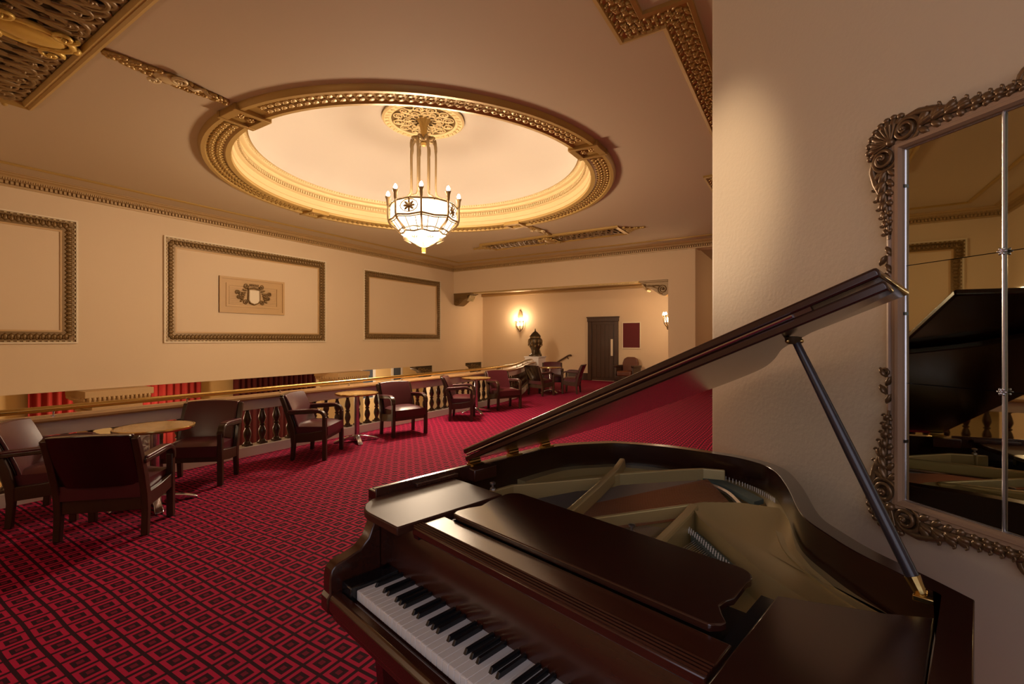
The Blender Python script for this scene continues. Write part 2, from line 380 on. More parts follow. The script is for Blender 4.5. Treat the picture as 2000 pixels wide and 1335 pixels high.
# ---------------------------------------------------------------- ceiling panels, garlands
def scroll_panel(loc, L, Wd, label, flip):
    """long ceiling panel, centre at loc, lying along X, hangs below the ceiling"""
    t = thing('ceiling_panel', label, 'ceiling ornament', loc)
    b = MB(); hx, hy = L/2, Wd/2
    obj('backing', MB().box(-hx+.02, hx-.02, -hy+.02, hy-.02, -.012, 0), 'golddk', t)
    obj('frame', MB().sweep([(-hx, -hy, 0), (hx, -hy, 0), (hx, hy, 0), (-hx, hy, 0)], [(0, 0), (0, -.045), (.03, -.06), (.05, -.04), (.085, -.055), (.11, -.02), (.11, 0)], True), 'gold', t, smooth=30)
    s_ = MB(); ih = hy-.13; ix = hx-.14
    for ph in range(4):                       # interlaced ribbons
        for lam, amp in ((.66, .96),):
            P = []
            nst = int(L/.04)
            for i in range(nst+1):
                x = -ix+2*ix*i/nst
                P.append((x, ih*amp*sin(2*pi*x/lam+ph*pi/2), -.035-.018*cos(4*pi*x/lam+ph*pi)))
            s_.tube(P, .034, 8, flat=(0, 0, 1))
    k = 0; x = -ix+.12
    while x < ix-.1:
        for sy in (-1, 1):
            c = (x+.05*sy, sy*ih*.5, -.03)
            s_.spiral(c, (1, 0, 0), (0, 1, 0), (0, 0, -1),   .125, 1.5, .026, a0=k, sgn=sy*(1 if k % 2 else -1), n=20, lift=.02)
            for m in range(3):
                a = k*1.3+m*2.1; s_.petal((c[0]+.09*cos(a), c[1]+.09*sin(a), -.03), (cos(a+.6), sin(a+.6), 0), (0, 0, -1), .10, .045, .022)
        x += .27; k += 1
    obj('scrollwork', s_, 'bronze', t)
    # central cartouche: long pointed oval with curled ends
    c = MB(); c.ell((0, 0, -.06), (0, .27, 0), (.15, 0, 0), (0, 0, .055), 18, 8)
    c.tube([(.19*cos(a), .31*sin(a), -.065) for a in [2*pi*i/28 for i in range(28)]], .03, 6, closed=True)
    for sx in (-1, 1):
        for sy in (-1, 1):
            c.spiral((sx*.21, sy*.20, -.075), (1, 0, 0), (0, 1, 0), (0, 0, -1), .085, 1.4, .024, a0=pi/2*sy, sgn=sx*sy, n=18, lift=.03)
            c.petal((sx*.14, sy*.05, -.06), (sx*.5, -sy, 0), (0, 0, -1), .16, .06, .03)
    for sy in (-1, 1): c.petal((0, sy*.28, -.06), (0, sy, 0), (0, 0, -1), .10, .09, .04)
    obj('cartouche', c, 'goldy' if not flip else 'gold', t)
    for sx in (-1, 1):                        # pointed finials at both ends
        f = MB()
        for i in range(9):
            q = i/8; wd = .5*hy*(1-q)+.02
            for m in range(int(3*(1-q))+1):
                yy = (m-(int(3*(1-q)))/2)*wd*.6
                f.petal((sx*(hx+.02+q*.42), yy, -.02), (sx, yy*1.5, 0), (0, 0, -1), .13, .07, .035)
        for sy in (-1, 1): f.spiral((sx*(hx+.10), sy*.14, -.03), (1, 0, 0), (0, 1, 0), (0, 0, -1), .07, 1.3, .018, a0=0, sgn=sx*sy, n=16)
        obj('finial', f, 'gold', t)
    return t
scroll_panel((-5.93, 1.23, ZC), 4.1, .94, 'carved gold ceiling panel of interlaced ribbons with yellow cartouche, garland-linked to the dome ring', 0)
scroll_panel((-6.05, 11.66, ZC), 4.25, .90, 'slim gold framed ceiling panel with foliage between dome and the far cornice', 1)
def garland(y0, y1, label):
    t = thing('ceiling_garland', label, 'ceiling ornament', (-5.80, (y0+y1)/2, ZC)); g = MB(); L = abs(y1-y0)
    N = 46
    for i in range(N):
        q = i/(N-1); wd = .012+.085*sin(pi*min(1, q*1.02))**1.2
        y = -L/2+L*q
        for m in (-1, 0, 1):
            g.petal((m*wd*.6, y-.03, -.02), (m*.45+random.uniform(-.3, .3), 1 if q < .5 else -1, 0), (0, 0, -1), .085, .045+.02*wd, .02+.02*random.random())
        if i % 4 == 2: g.ell((random.uniform(-.5, .5)*wd, y, -.045), (.024, 0, 0), (0, .024, 0), (0, 0, .02), 6, 4)
    obj('leaves', g, 'gold', t)
    r = MB(); r.ell((0, -.05*L, -.03), (.10, 0, 0), (0, .15, 0), (0, 0, .035), 10, 5)
    r.spiral((.10, .02, -.045), (1, 0, 0), (0, 1, 0), (0, 0, -1), .07, 1.5, .022, a0=pi, n=18, lift=.02)
    r.spiral((-.10, -.16, -.045), (1, 0, 0), (0, 1, 0), (0, 0, -1), .06, 1.5, .02, a0=0, n=18, lift=.02)
    r.tube([(.07, .10+.03*i, -.05-.02*sin(i)) for i in range(9)], .018, 5)
    obj('cartouche', r, 'goldl', t)
garland(1.74, 2.94, 'long leafy gold garland on the ceiling joining carved ribbon panel to the dome ring')
garland(9.95, 11.18, 'short leafy gold garland on the ceiling joining dome ring to the slim framed panel')

# ---------------------------------------------------------------- wall panel frames on the left wall
def wall_frame(y0, y1, z0, z1, label):
    t = thing('wall_panel_frame', label, 'wall moulding', (XL, (y0+y1)/2, z0)); L = y1-y0; H = z1-z0; W_ = .215
    def ring(a0, a1, d0, d1):      # frame ring between insets a0 and a1, projecting d0..d1
        b = MB(); A = lambda a: [(-L/2+a, a), (L/2-a, a), (L/2-a, H-a), (-L/2+a, H-a)]
        o, i = A(a0), A(a1)
        v = [(d, y, z) for d in (d0, d1) for y, z in o+i]
        f = []
        for k in range(4):
            m = (k+1) % 4
            f += [(8+k, 8+m, 12+m, 12+k), (k, k+4, m+4, m), (k, m, 8+m, 8+k), (4+k, 12+k, 12+m, 4+m)]
        return b.add(v, f)
    obj('outer_fillet', ring(0, .028, 0, .045), 'cream', t, smooth=0)
    obj('frame_board', ring(.028, W_, 0, .022), 'bronze', t, smooth=0)
    obj('inner_fillet', ring(W_, W_+.03, 0, .018), 'plaque', t, smooth=0)
    lb = MB(); bb = MB()
    sides = [((-L/2, 0), (L/2, 0), (0, 1)), ((-L/2, H), (L/2, H), (0, -1)), ((-L/2, 0), (-L/2, H), (1, 0)), ((L/2, 0), (L/2, H), (-1, 0))]
    for p, q, nr in sides:
        ln = hypot(q[0]-p[0], q[1]-p[1]); d = Vector((0, (q[0]-p[0])/ln, (q[1]-p[1])/ln)); nv = Vector((0, nr[0], nr[1])); P0 = Vector((0, p[0], p[1]))
        N = int((ln-.06)/.078)
        for i in range(N):
            c = P0+d*(.05+(i+.5)*(ln-.1)/N)
            bb.obox(c+nv*.043+Vector((.03, 0, 0)), d*.017, nv*.007, Vector((.010, 0, 0)))
            if .1 < (i+.5)*(ln-.1)/N < ln-.15:
                lb.petal(c+nv*.065+Vector((.024, 0, 0)), nv, (1, 0, 0), .125, .080, .024)
                lb.petal(c+nv*.075+d*.03+Vector((.03, 0, 0)), nv+d*.2, (1, 0, 0), .085, .024, .03)
                lb.petal(c+nv*.075-d*.03+Vector((.03, 0, 0)), nv-d*.2, (1, 0, 0), .085, .024, .03)
    obj('leaf_band', lb, 'bronze', t, kind='stuff'); obj('bead_row', bb, 'goldl', t, smooth=0, kind='stuff')
wall_frame(-.82, 3.08, 1.44, 3.74, 'empty bronze leaf wall frame over the curtained lobby opening, farthest from the sconces')
wall_frame(4.47, 8.44, 1.44, 3.74, 'bronze leaf wall frame around the small shield plaque')
wall_frame(9.79, 13.40, 1.48, 3.70, 'empty bronze leaf wall frame beside the far corner corbel')
# plaque with shield
t = thing('shield_plaque', 'carved ribbed wall plaque with pale shield and curling scrolls inside wall frame', 'plaque', (XL, 6.38, 2.15)); L, H = 1.60, .86
obj('panel', MB().box(0, .02, -L/2, L/2, 0, H), 'plaque', t)
def prect(a): return [(0, -L/2+a, a), (0, L/2-a, a), (0, L/2-a, H-a), (0, -L/2+a, H-a)]
fr = MB()
for a0, dd in ((0, .05), (.15, .04)):
    w0 = .05 if a0 == 0 else .055
    for y0, y1, z0, z1 in ((-L/2+a0, L/2-a0, a0, a0+w0), (-L/2+a0, L/2-a0, H-a0-w0, H-a0), (-L/2+a0, -L/2+a0+w0, a0+w0, H-a0-w0), (L/2-a0-w0, L/2-a0, a0+w0, H-a0-w0)):
        fr.box(0, dd, y0, y1, z0, z1)
obj('frame', fr, 'plaque', t)
for i in range(10): obj('rib', MB().box(.015, .035, -L/2+.22, L/2-.22, .215+i*.043, .236+i*.043), 'plaque', t)
sh = MB().prism([(-.12, .58), (.12, .58), (.125, .33), (.09, .27), (0, .235), (-.09, .27), (-.125, .33)], .03, .075, lambda a, b, h: (h, a, b))
obj('shield', sh, 'cream', t, bevel=.01)
sc = MB()
sc.tube([(.06, -.13, .59), (.06, -.14, .33), (.06, -.09, .26), (.06, 0, .22), (.06, .09, .26), (.06, .14, .33), (.06, .13, .59)], .018, 5)
sc.tube([(.06, -.15, .60), (.06, 0, .63), (.06, .15, .60)], .022, 5)
for s_ in (-1, 1):
    for yy, z_, r, sg in ((.19, .68, .055, 1), (.20, .27, .055, -1), (.30, .47, .06, 1), (.40, .50, .045, -1), (.36, .40, .045, 1)):
        sc.spiral((.05, s_*yy, z_), (0, s_, 0), (0, 0, 1), (1, 0, 0), r, 1.4, .017, a0=pi, sgn=sg, n=18)
    for k in range(6): sc.petal((.05, s_*(.15+.02*k), .60-.05*k), (0, s_, .6-.3*k), (1, 0, 0), .12, .05, .02)
for k in range(7): sc.petal((.05, (k-3)*.03, .66), (0, (k-3)*.12, 1), (1, 0, 0), .08, .022, .015)
obj('scrolls', sc, 'bronze', t)

# ---------------------------------------------------------------- far beam: soffit strip, corbels, alcove
st = thing('soffit_strip', 'thin gold leaf strip under the far beam edge between two corbels', 'wall moulding', (-7.5, YB, SOF))
obj('strip', MB().box(-3.20, 3.18, 0, .5, -.03, 0), 'gold', st)
lv = MB()
for i in range(105): lv.petal((-3.15+i*.06, .03, -.035), (1, .0, 0), (0, -.5, -1), .07, .06, .02)
obj('leaf_band', lv, 'goldl', st, kind='stuff')
def corbel(x, sg, label):
    t = thing('corbel', label, 'corbel', (x, YB+.02, SOF-.48)); b = MB()
    prof = catmull([(0, .05), (.10, .0), (.22, .03), (.36, .12), (.50, .22), (.58, .25), (.66, .28), (.66, .38)], 5)
    poly = [(0, .48), (0, .05)]+prof[1:]+[(.80, .40), (.80, .48)]
    b.prism([(sg*a, z) for a, z in poly], 0, .42, lambda a, z, h: (a, h, z)); obj('bracket', b, 'bronze', t, smooth=40)
    s_ = MB()
    s_.spiral((sg*.17, -.005, .20), (sg, 0, 0), (0, 0, 1), (0, -1, 0), .13, 2, .02, a0=-pi/2, sgn=1, n=30, lift=.03)
    s_.tube([(sg*(.3+.06*i), -.005, .22+.025*i) for i in range(6)], .016, 5)
    for i in range(8): s_.petal((sg*(.25+.05*i), 0, .30), (sg, 0, .4), (0, -1, 0), .08, .05, .02)
    obj('scroll', s_, 'bronze', t)
    lf = MB()
    for i in range(5):
        for m in range(4): lf.petal((sg*(.60+.03*i), .05+.1*m, .22+.03*i), (sg*.8, 0, -.5+.2*i), (0, 0, -1), .10, .10, .03)
    obj('acanthus', lf, 'goldl', t)
    obj('abacus', MB().box(min(0, sg*.86), max(0, sg*.86), -.02, .45, .42, .48), 'bronze', t, bevel=.01)
corbel(XL, 1, 'dark carved scroll corbel on the left wall under the far beam end')
corbel(-3.42, -1, 'bronze carved scroll corbel at the beam end above the partly hidden sconce')
struct('trim_5', MB().box(XL, -3.42, YF-.10, YF, 3.30, 3.42).box(XL, -3.42, YF-.16, YF, 3.42, 3.5), 'cornice', bevel=.02)
struct('baseboard_far', MB().box(-7.6, -6.78, YF-.03, YF, 0, .26), 'wood', bevel=.006)
struct('baseboard_alcove', MB().box(-3.47, -3.42, YB+.5, YF, 0, .26).box(-5.6, -3.47, YF-.03, YF, 0, .26), 'wood', bevel=.006)
tag(obj('wall_box', MB().box(-3.52, -3.42, 14.75, 14.95, .80, 1.0).box(-3.53, -3.50, 14.77, 14.93, .82, .98), 'wood', bevel=.004), 'small dark box fixed to the alcove wall below the partly hidden sconce', 'box')
# door
dr = thing('door_1', 'dark panelled wooden door in wide frame with pale push plate', 'door', (-6.20, YF, 0)); dr['kind'] = 'structure'
del dr['category']; del dr['label']
fr = MB().box(-.58, -.44, -.07, 0, 0, 2.16).box(.44, .58, -.07, 0, 0, 2.16).box(-.60, .60, -.08, 0, 2.16, 2.32).box(-.62, .62, -.10, 0, 2.29, 2.34)
obj('door_frame', fr, 'door', dr, bevel=.008)
lf = obj('door_leaf', MB().box(-.44, .44, -.02, 0, .02, 2.16), 'door', dr)
for i in range(5): obj('plank', MB().box(-.40+i*.16, -.40+i*.16+.155, -.035, -.015, .12, 2.05), 'door', lf, bevel=.006)
obj('push_plate', MB().box(.30, .38, -.045, -.03, .92, 1.52), 'cream', lf, bevel=.004)
# red notice board
t = thing('notice_board', 'framed dark red baize notice board on the far wall by door', 'notice board', (-5.15, YF, 1.18))
obj('baize', MB().box(-.31, .31, -.02, 0, .03, .92), 'redbd', t)
obj('frame', MB().box(-.34, -.30, -.035, 0, 0, .95).box(.30, .34, -.035, 0, 0, .95).box(-.30, .30, -.035, 0, 0, .04).box(-.30, .30, -.035, 0, .91, .95), 'cream', t, bevel=.005)
# stair handrail on far wall
t = thing('stair_handrail', 'short dark wooden handrail rising beside the urn pedestal', 'handrail', (-8.4, YF-.12, .42))
obj('rail', MB().tube([(0, 0, 0), (.55, 0, .30), (.86, 0, .48), (.95, 0, .50), (.99, 0, .47)], .032, 8), 'wood', t)
obj('bracket', MB().tube([(.82, 0, .44), (.82, .06, .36), (.82, .115, .36)], .015, 6), 'black', t)

# ---------------------------------------------------------------- sconces
def sconce(loc, rz, label, power):
    t = thing('wall_sconce', label, 'sconce', loc, rz, 'bronze wall sconces')   # local -y faces the room
    b = MB()
    arch = [(-.10, -.10), (.10, -.10), (.10, .18), (.085, .30), (.05, .40), (0, .46), (-.05, .40), (-.085, .30), (-.10, .18)]
    obj('backplate', MB().prism(arch, 0, -.02, lambda a, z, h: (a, h, z)), 'chbr', t, bevel=.006)
    rim = MB(); rim.tube([(a, -.03, z) for a, z in arch[2:]], .016, 6); obj('arch_rim', rim, 'chbr', t)
    for k, a in enumerate((-65, -22, 22, 65)):
        a = radians(a); d = Vector((sin(a), -cos(a), 0)); r = .20
        s_ = MB(); s_.tube([Vector((0, -.03, -.34))+d*.02, d*.10+Vector((0, 0, -.31)), d*.18+Vector((0, 0, -.20)), d*r+Vector((0, 0, -.10)), d*r+Vector((0, 0, .02))], [.022, .02, .017, .016, .018], 6)
        s_.lathe([(.014, -.02), (.022, 0), (.03, .045), (.026, .05)], 10, d*r)
        obj('arm', s_, 'chbr', t)
        bl = obj('bulb', MB().lathe([(.0, .045), (.02, .06), (.026, .085), (.014, .12), (.0, .14)], 10, d*r), 'bulb', t)
    g = MB(); pts = [(.155*sin(radians(a)), -.155*cos(radians(a))) for a in (-75, -45, -15, 15, 45, 75)]
    for p, q in zip(pts[:-1], pts[1:]): g.add([(p[0], p[1], -.17), (q[0], q[1], -.17), (q[0], q[1], -.02), (p[0], p[1], -.02)], [(0, 1, 2, 3)])
    obj('glass_shade', g, 'glow', t, smooth=0)
    rg = MB()
    for z_ in (-.175, -.015): rg.tube([(p[0]*1.03, p[1]*1.03, z_) for p in pts], .010, 6)
    for k in range(9): a = radians(-40+k*8); rg.ell((.17*sin(a), -.17*cos(a), -.05+.03*(k % 2)), (.016, 0, 0), (0, .01, 0), (0, 0, .02), 5, 3)
    obj('glass_frame', rg, 'chbr', t)
    dp = MB().ell((0, -.06, -.355), (.055, 0, 0), (0, .05, 0), (0, 0, .04), 10, 6); obj('drop', dp, 'chbr', t)
    c, s2 = cos(rz), sin(rz)
    R_ = lambda v: Vector((loc[0]+v[0]*c-v[1]*s2, loc[1]+v[0]*s2+v[1]*c, loc[2]+v[2]))
    for sx in (-1, 1): lamp('sconce_light', 'POINT', R_((.10*sx, -.27, .10)), power, WARM, .05)
    return t
sconce((-9.72, YF, 2.22), 0, 'bronze sconce with pointed arch back and lit candle bulbs beside the urn', P_SCONCE)
sconce((-3.42, 14.48, 2.20), -pi/2, 'bronze sconce half hidden behind the alcove jamb near notice board', P_SCONCE)
sconce((-9.6, YN, 2.25), pi, 'assumed bronze sconce on the near wall, at the balcony end', 1)  # assumed pair out of view, added to light piano and pier
sconce((-4.2, YN, 2.25), pi, 'assumed bronze sconce on the near wall, between balcony and assumed window', 2)

# ---------------------------------------------------------------- chandelier
CH = thing('chandelier', 'large eight-arm bronze chandelier with lit opal glass hanging from dome', 'chandelier', (DC.x, DC.y, 3.1))
zb = 3.1
def Zp(y): return 1.52+(662-y)*.009494-zb
cup = MB(); n = 32; prof = [(.045, Zp(268)), (.055, Zp(262)), (.06, Zp(250)), (.075, Zp(242)), (.12, Zp(234)), (.19, Zp(229)), (.20, Zp(227)), (.12, Zp(226))]
vs = []
for i in range(n):
    a = 2*pi*i/n; f_ = 1+.10*(1 if i % 2 else -1)
    vs += [(r*(f_ if r > .058 else 1)*cos(a), r*(f_ if r > .058 else 1)*sin(a), z) for r, z in prof]
k = len(prof); cup.add(vs, [(i*k+j, ((i+1) % n)*k+j, ((i+1) % n)*k+j+1, i*k+j+1) for i in range(n) for j in range(k-1)])
obj('ceiling_cup', cup, 'gold', CH)
obj('stem', MB().lathe([(.0, Zp(287)), (.04, Zp(285)), (.055, Zp(280)), (.035, Zp(276)), (.06, Zp(272)), (.065, Zp(267)), (.045, Zp(263)), (.03, Zp(225)), (.03, 5.60-zb)], 16), 'gold', CH)
A0 = radians(90)+YAW-pi+radians(7)   # one arm faces the viewer, slightly right
def dirk(i, off=0): a = A0+(i+off)*pi/4; return Vector((cos(a), sin(a), 0))
for i in range(8):
    d = dirk(i, .5)
    rod = MB(); rod.tube(catmull([tuple(d*.03+Vector((0, 0, Zp(275)))), tuple(d*.12+Vector((0, 0, Zp(268)))), tuple(d*.21+Vector((0, 0, Zp(280)))), tuple(d*.24+Vector((0, 0, Zp(300)))), tuple(d*.24+Vector((0, 0, Zp(345)))), tuple(d*.245+Vector((0, 0, Zp(375)))), tuple(d*.30+Vector((0, 0, Zp(388)))), tuple(d*.47+Vector((0, 0, Zp(396)))), tuple(d*.585+Vector((0, 0, Zp(404))))], 4), .017, 6)
    ro = obj('rod', rod, 'chbr', CH)
    pl = MB(); pl.ell(d*.13+Vector((0, 0, Zp(273))), d*.11+Vector((0, 0, .0)), d.cross(Vector((0, 0, 1)))*.035, Vector((0, 0, .05)), 8, 5)
    pl.ell(d*.235+Vector((0, 0, Zp(288))), d*.03, d.cross(Vector((0, 0, 1)))*.03, Vector((0, 0, .12)), 8, 5)
    obj('plume', pl, 'chbr', ro)
    d = dirk(i); rr = .645
    arm = MB(); arm.tube(catmull([tuple(d*.0+Vector((0, 0, Zp(482)))), tuple(d*.12+Vector((0, 0, Zp(477)))), tuple(d*.26+Vector((0, 0, Zp(466)))), tuple(d*.42+Vector((0, 0, Zp(456)))), tuple(d*.48+Vector((0, 0, Zp(450)))), tuple(d*.60+Vector((0, 0, Zp(440)))), tuple(d*.64+Vector((0, 0, Zp(430)))), tuple(d*rr+Vector((0, 0, Zp(415)))), tuple(d*rr+Vector((0, 0, Zp(400))))], 4), .020, 6)
    arm.lathe([(.02, Zp(404)), (.028, Zp(402)), (.034, Zp(393)), (.05, Zp(388)), (.056, Zp(387)), (.04, Zp(386.5))], 12, d*rr)
    ar = obj('arm', arm, 'chbr', CH)
    bl = MB().lathe([(0, Zp(387)), (.024, Zp(385.5)), (.034, Zp(382)), (.020, Zp(378)), (0, Zp(376))], 10, d*rr); obj('bulb', bl, 'bulb', ar)
    e = dirk(i+1); R1, R2, R3 = .60, .575, .40
    def quad(za, ra, zc_, rc): return MB().add([d*ra+Vector((0, 0, za)), e*ra+Vector((0, 0, za)), e*rc+Vector((0, 0, zc_)), d*rc+Vector((0, 0, zc_))], [(0, 1, 2, 3)])
    obj('upper_glass', quad(Zp(432), R1, Zp(405), R1), 'glow', CH, smooth=0)
    obj('lower_glass', quad(Zp(458), R3, Zp(433), R2), 'glow', CH, smooth=0)
    bw = MB(); m_ = 6; prf = [(R3*(1-t)**.75+.02, Zp(458)+(Zp(482)-Zp(458))*t) for t in [q/m_ for q in range(m_+1)]]
    vs = []
    for r, z in prf: vs += [d*r+Vector((0, 0, z)), e*r+Vector((0, 0, z))]
    bw.add(vs, [(2*q, 2*q+1, 2*q+3, 2*q+2) for q in range(m_)]); obj('bowl_glass', bw, 'glow', CH, smooth=60)
    fr = MB()
    for z_, r, rad_ in ((Zp(405), R1+.01, .018), (Zp(431), R1+.015, .02), (Zp(434), R2+.01, .012), (Zp(457), R3+.012, .018)):
        mid = (d+e)*.5*r+Vector((0, 0, z_+(.03 if rad_ == .018 and z_ > .7 else -.02)))
        fr.tube([d*r+Vector((0, 0, z_)), mid, e*r+Vector((0, 0, z_))], rad_, 5)
    for q_ in (.28, .72):
        dq = d*(1-q_)+e*q_; fr.tube([dq*(R2+.005)+Vector((0, 0, Zp(434))), dq*(R3+.01)+Vector((0, 0, Zp(457)))], .009, 5)
    obj('glass_frame', fr, 'chbr', CH)
    fg = MB()
    for q_ in range(1, 14):
        t_ = q_/14; dq = d*(1-t_)+e*t_; zz_ = Zp(452)+.035*(1-abs(2*t_-1))
        fg.tube([dq*(R3+.055)+Vector((0, 0, zz_))+(e-d)*(.028*cos(a))*1.2+Vector((0, 0, .03*sin(a))) for a in [2*pi*m/8 for m in range(8)]], .007, 4, closed=True)
    obj('filigree', fg, 'chbr', CH, kind='stuff'); fg = MB()
    mid = (d+e)*.5
    if i % 2 == 1:
        c = mid*(R1+.02)+Vector((0, 0, Zp(417)))
        for m in range(8):
            a = m*pi/4; fg.petal(c, (e-d)*cos(a)*1.6+Vector((0, 0, sin(a))), mid, .12, .05, .012)
        fg.ell(c, mid*.03, (e-d)*.06, Vector((0, 0, .05)))
        fg.tube([c+(e-d)*(.22*cos(a))+Vector((0, 0, .11*sin(a))) for a in [2*pi*m/12 for m in range(12)]], .01, 4, closed=True)
        obj('rosette', fg, 'chbr', CH); fg = MB()
    for m in (-1, 0, 1):
        fg.petal(mid*.27+Vector((0, 0, Zp(474))), mid*.9+(e-d)*m*.5+Vector((0, 0, .42)), mid*.4+Vector((0, 0, -.9)), .16, .045, .01)
    obj('tulip_motif', fg, 'chbr', CH)
    lamp('chandelier_light', 'POINT', DC+dirk(i)*rr+Vector((0, 0, zb+Zp(370))), P_BULB, WARM2, .06)
lamp('chandelier_fill', 'POINT', (DC.x, DC.y, 2.72), 290, WARM2, .3)  # unseen lamp below the finial, added to stand in for the glass's output
obj('light_baffle', MB().lathe([(0, Zp(406)), (.57, Zp(406)), (.57, Zp(405)), (0, Zp(405))], 8, a0=A0), 'cream', CH)  # unseen disc, added to keep the glass light off the dome
obj('bottom_finial', MB().lathe([(0, Zp(494)), (.035, Zp(493.5)), (.04, Zp(487)), (.035, Zp(484)), (.05, Zp(482)), (.03, Zp(479))], 14), 'gold', CH)
# ceiling rose in the dome crown
RS = thing('ceiling_rose', 'round pierced gold ceiling rose at the dome crown above chandelier', 'ceiling rose', (DC.x, DC.y, 5.59))
obj('disc', MB().lathe([(.0, .03), (.74, -.005), (.74, -.03), (.70, -.045), (.62, -.035), (.58, -.02), (.0, .0)], 64), 'golddk', RS)
obj('rim', MB().lathe([(.74, 0), (.75, -.04), (.715, -.065), (.61, -.055), (.585, -.04), (.585, -.02)], 64, cap=False), 'goldl', RS)
rl = MB()
for i in range(72):
    a = 2*pi*i/72; d = Vector((cos(a), sin(a), 0)); rl.petal(d*.62+Vector((0, 0, -.06)), d+Vector((-d.y, d.x, 0))*(.7 if i % 2 else -.3), (0, 0, -1), .09, .035, .02)
obj('rim_leaves', rl, 'goldl', RS, kind='stuff')
rs = MB()
for i in range(12):
    a = 2*pi*i/12
    for r, sz, tn in ((.47, .095, 2), (.30, .07, 1.6)):
        aa = a+(pi/12 if r < .4 else 0); d = Vector((cos(aa), sin(aa), 0)); q = Vector((-d.y, d.x, 0))
        rs.spiral(d*r+Vector((0, 0, -.03)), d, q, Vector((0, 0, -1)), sz, tn, .016, a0=pi, sgn=1 if i % 2 else -1, n=24, lift=.02)
        for m in range(4): rs.petal(d*(r-.02)+q*(m-1.5)*.05+Vector((0, 0, -.03)), q*(m-1.5)-d*.4, (0, 0, -1), .10, .03, .014)
    d = Vector((cos(a+.13), sin(a+.13), 0)); rs.tube([d*(.15+.05*j)+Vector((-d.y, d.x, 0))*.03*sin(j*1.3)+Vector((0, 0, -.03)) for j in range(9)], .014, 5)
obj('scrollwork', rs, 'goldl', RS)

# ---------------------------------------------------------------- balustrade, rail, pedestal, urn
BA = thing('balustrade', 'long low balcony balustrade of bronze balusters between white plinth and oak cap', 'balustrade', (0, 0, 0))
P3 = lambda z: [(x, y, z) for x, y in rail_path]
obj('plinth', MB().sweep(P3(0), [(-.10, 0), (-.10, .12), (.10, .12), (.10, 0)]), 'offwhite', BA, smooth=0)
obj('top_beam', MB().sweep(P3(0), [(-.085, .60), (-.085, .735), (.085, .735), (.085, .60)]), 'offwhite', BA, smooth=0)
obj('cap', MB().sweep(P3(0), [(-.15, .735), (-.155, .75), (-.15, .772), (.15, .772), (.155, .75), (.15, .735)]), 'oak', BA, smooth=0)
bp = [(.030, .02), (.047, .025), (.040, .045), (.026, .06), (.030, .085), (.045, .13), (.047, .16), (.038, .20), (.027, .225), (.024, .235), (.036, .245), (.037, .258), (.025, .268), (.030, .285), (.045, .325), (.046, .35), (.036, .40), (.024, .44), (.021, .455), (.034, .465), (.044, .475)]
bm_ = MB(); bm_.box(-.048, .048, -.048, .048, 0, .025); bm_.lathe(bp, 14); bm_.box(-.048, .048, -.048, .048, .472, .48)
cum = [0.0]
for a, b in zip(rail_path[:-1], rail_path[1:]): cum.append(cum[-1]+hypot(b[0]-a[0], b[1]-a[1]))
def onpath(s_):
    s_ = max(0, min(cum[-1]-1e-6, s_))
    for i in range(len(cum)-1):
        if cum[i+1] >= s_:
            t = (s_-cum[i])/(cum[i+1]-cum[i]); a, b = rail_path[i], rail_path[i+1]
            return a[0]+(b[0]-a[0])*t, a[1]+(b[1]-a[1])*t, atan2(b[1]-a[1], b[0]-a[0])
proto = None; s_ = .12; PIERS = [1.35+.2*0, 11.0]   # arc lengths of the solid piers
PIERS = [3.55, 7.15, 10.85]
while s_ < cum[-1]-.05:
    if all(abs(s_-q) > .22 for q in PIERS):
        x, y, a = onpath(s_)
        if proto is None: proto = obj('baluster', bm_, 'balu', BA, loc=(x, y, .12)); proto.rotation_euler = (0, 0, a)
        else: part('baluster', proto, BA, (x, y, .12), (0, 0, a))
    s_ += .1985
for q in PIERS:
    x, y, a = onpath(q); c, s2 = cos(a), sin(a)
    pb = MB(); pb.box(-.15, .15, -.09, .09, .12, .60); pb.box(-.11, .11, -.105, .105, .18, .54)
    po = obj('pier', pb, 'offwhite', BA, loc=(x, y, 0), bevel=.006); po.rotation_euler = (0, 0, a)
    rn = MB()
    for m in range(6): aa = m*pi/3; rn.petal((0, -.105, .36), (cos(aa), 0, sin(aa)), (0, -1, 0), .08, .04, .015)
    rn.tube([(.07*cos(aa), -.108, .36+.11*sin(aa)) for aa in [2*pi*m/14 for m in range(14)]], .01, 4, closed=True)
    obj('ornament', rn, 'offwhite', po)
BR = thing('brass_handrail', 'polished brass tube handrail on short brackets above the oak cap', 'handrail', (0, 0, 0))
obj('rail', MB().tube([(x, y, .845) for x, y in rail_path], .029, 12), 'brass', BR)
brm = MB().lathe([(.022, .772), (.022, .778), (.008, .782), (.008, .822)], 10); b0 = None; s_ = .5
while s_ < cum[-1]:
    x, y, a = onpath(s_)
    if b0 is None: b0 = obj('bracket', brm, 'chrome', BR, loc=(x, y, 0))
    else: part('bracket', b0, BR, (x, y, 0))
    s_ += 1.16
t = thing('urn_pedestal', 'plain white pedestal block ending the balustrade beneath the dark urn', 'pedestal', (-7.75, 13.85, 0))
obj('block', MB().box(-.26, .26, -.26, .26, 0, .90), 'offwhite', t, bevel=.006)
obj('cap', MB().box(-.285, .285, -.285, .285, .90, .94), 'offwhite', t, bevel=.008)
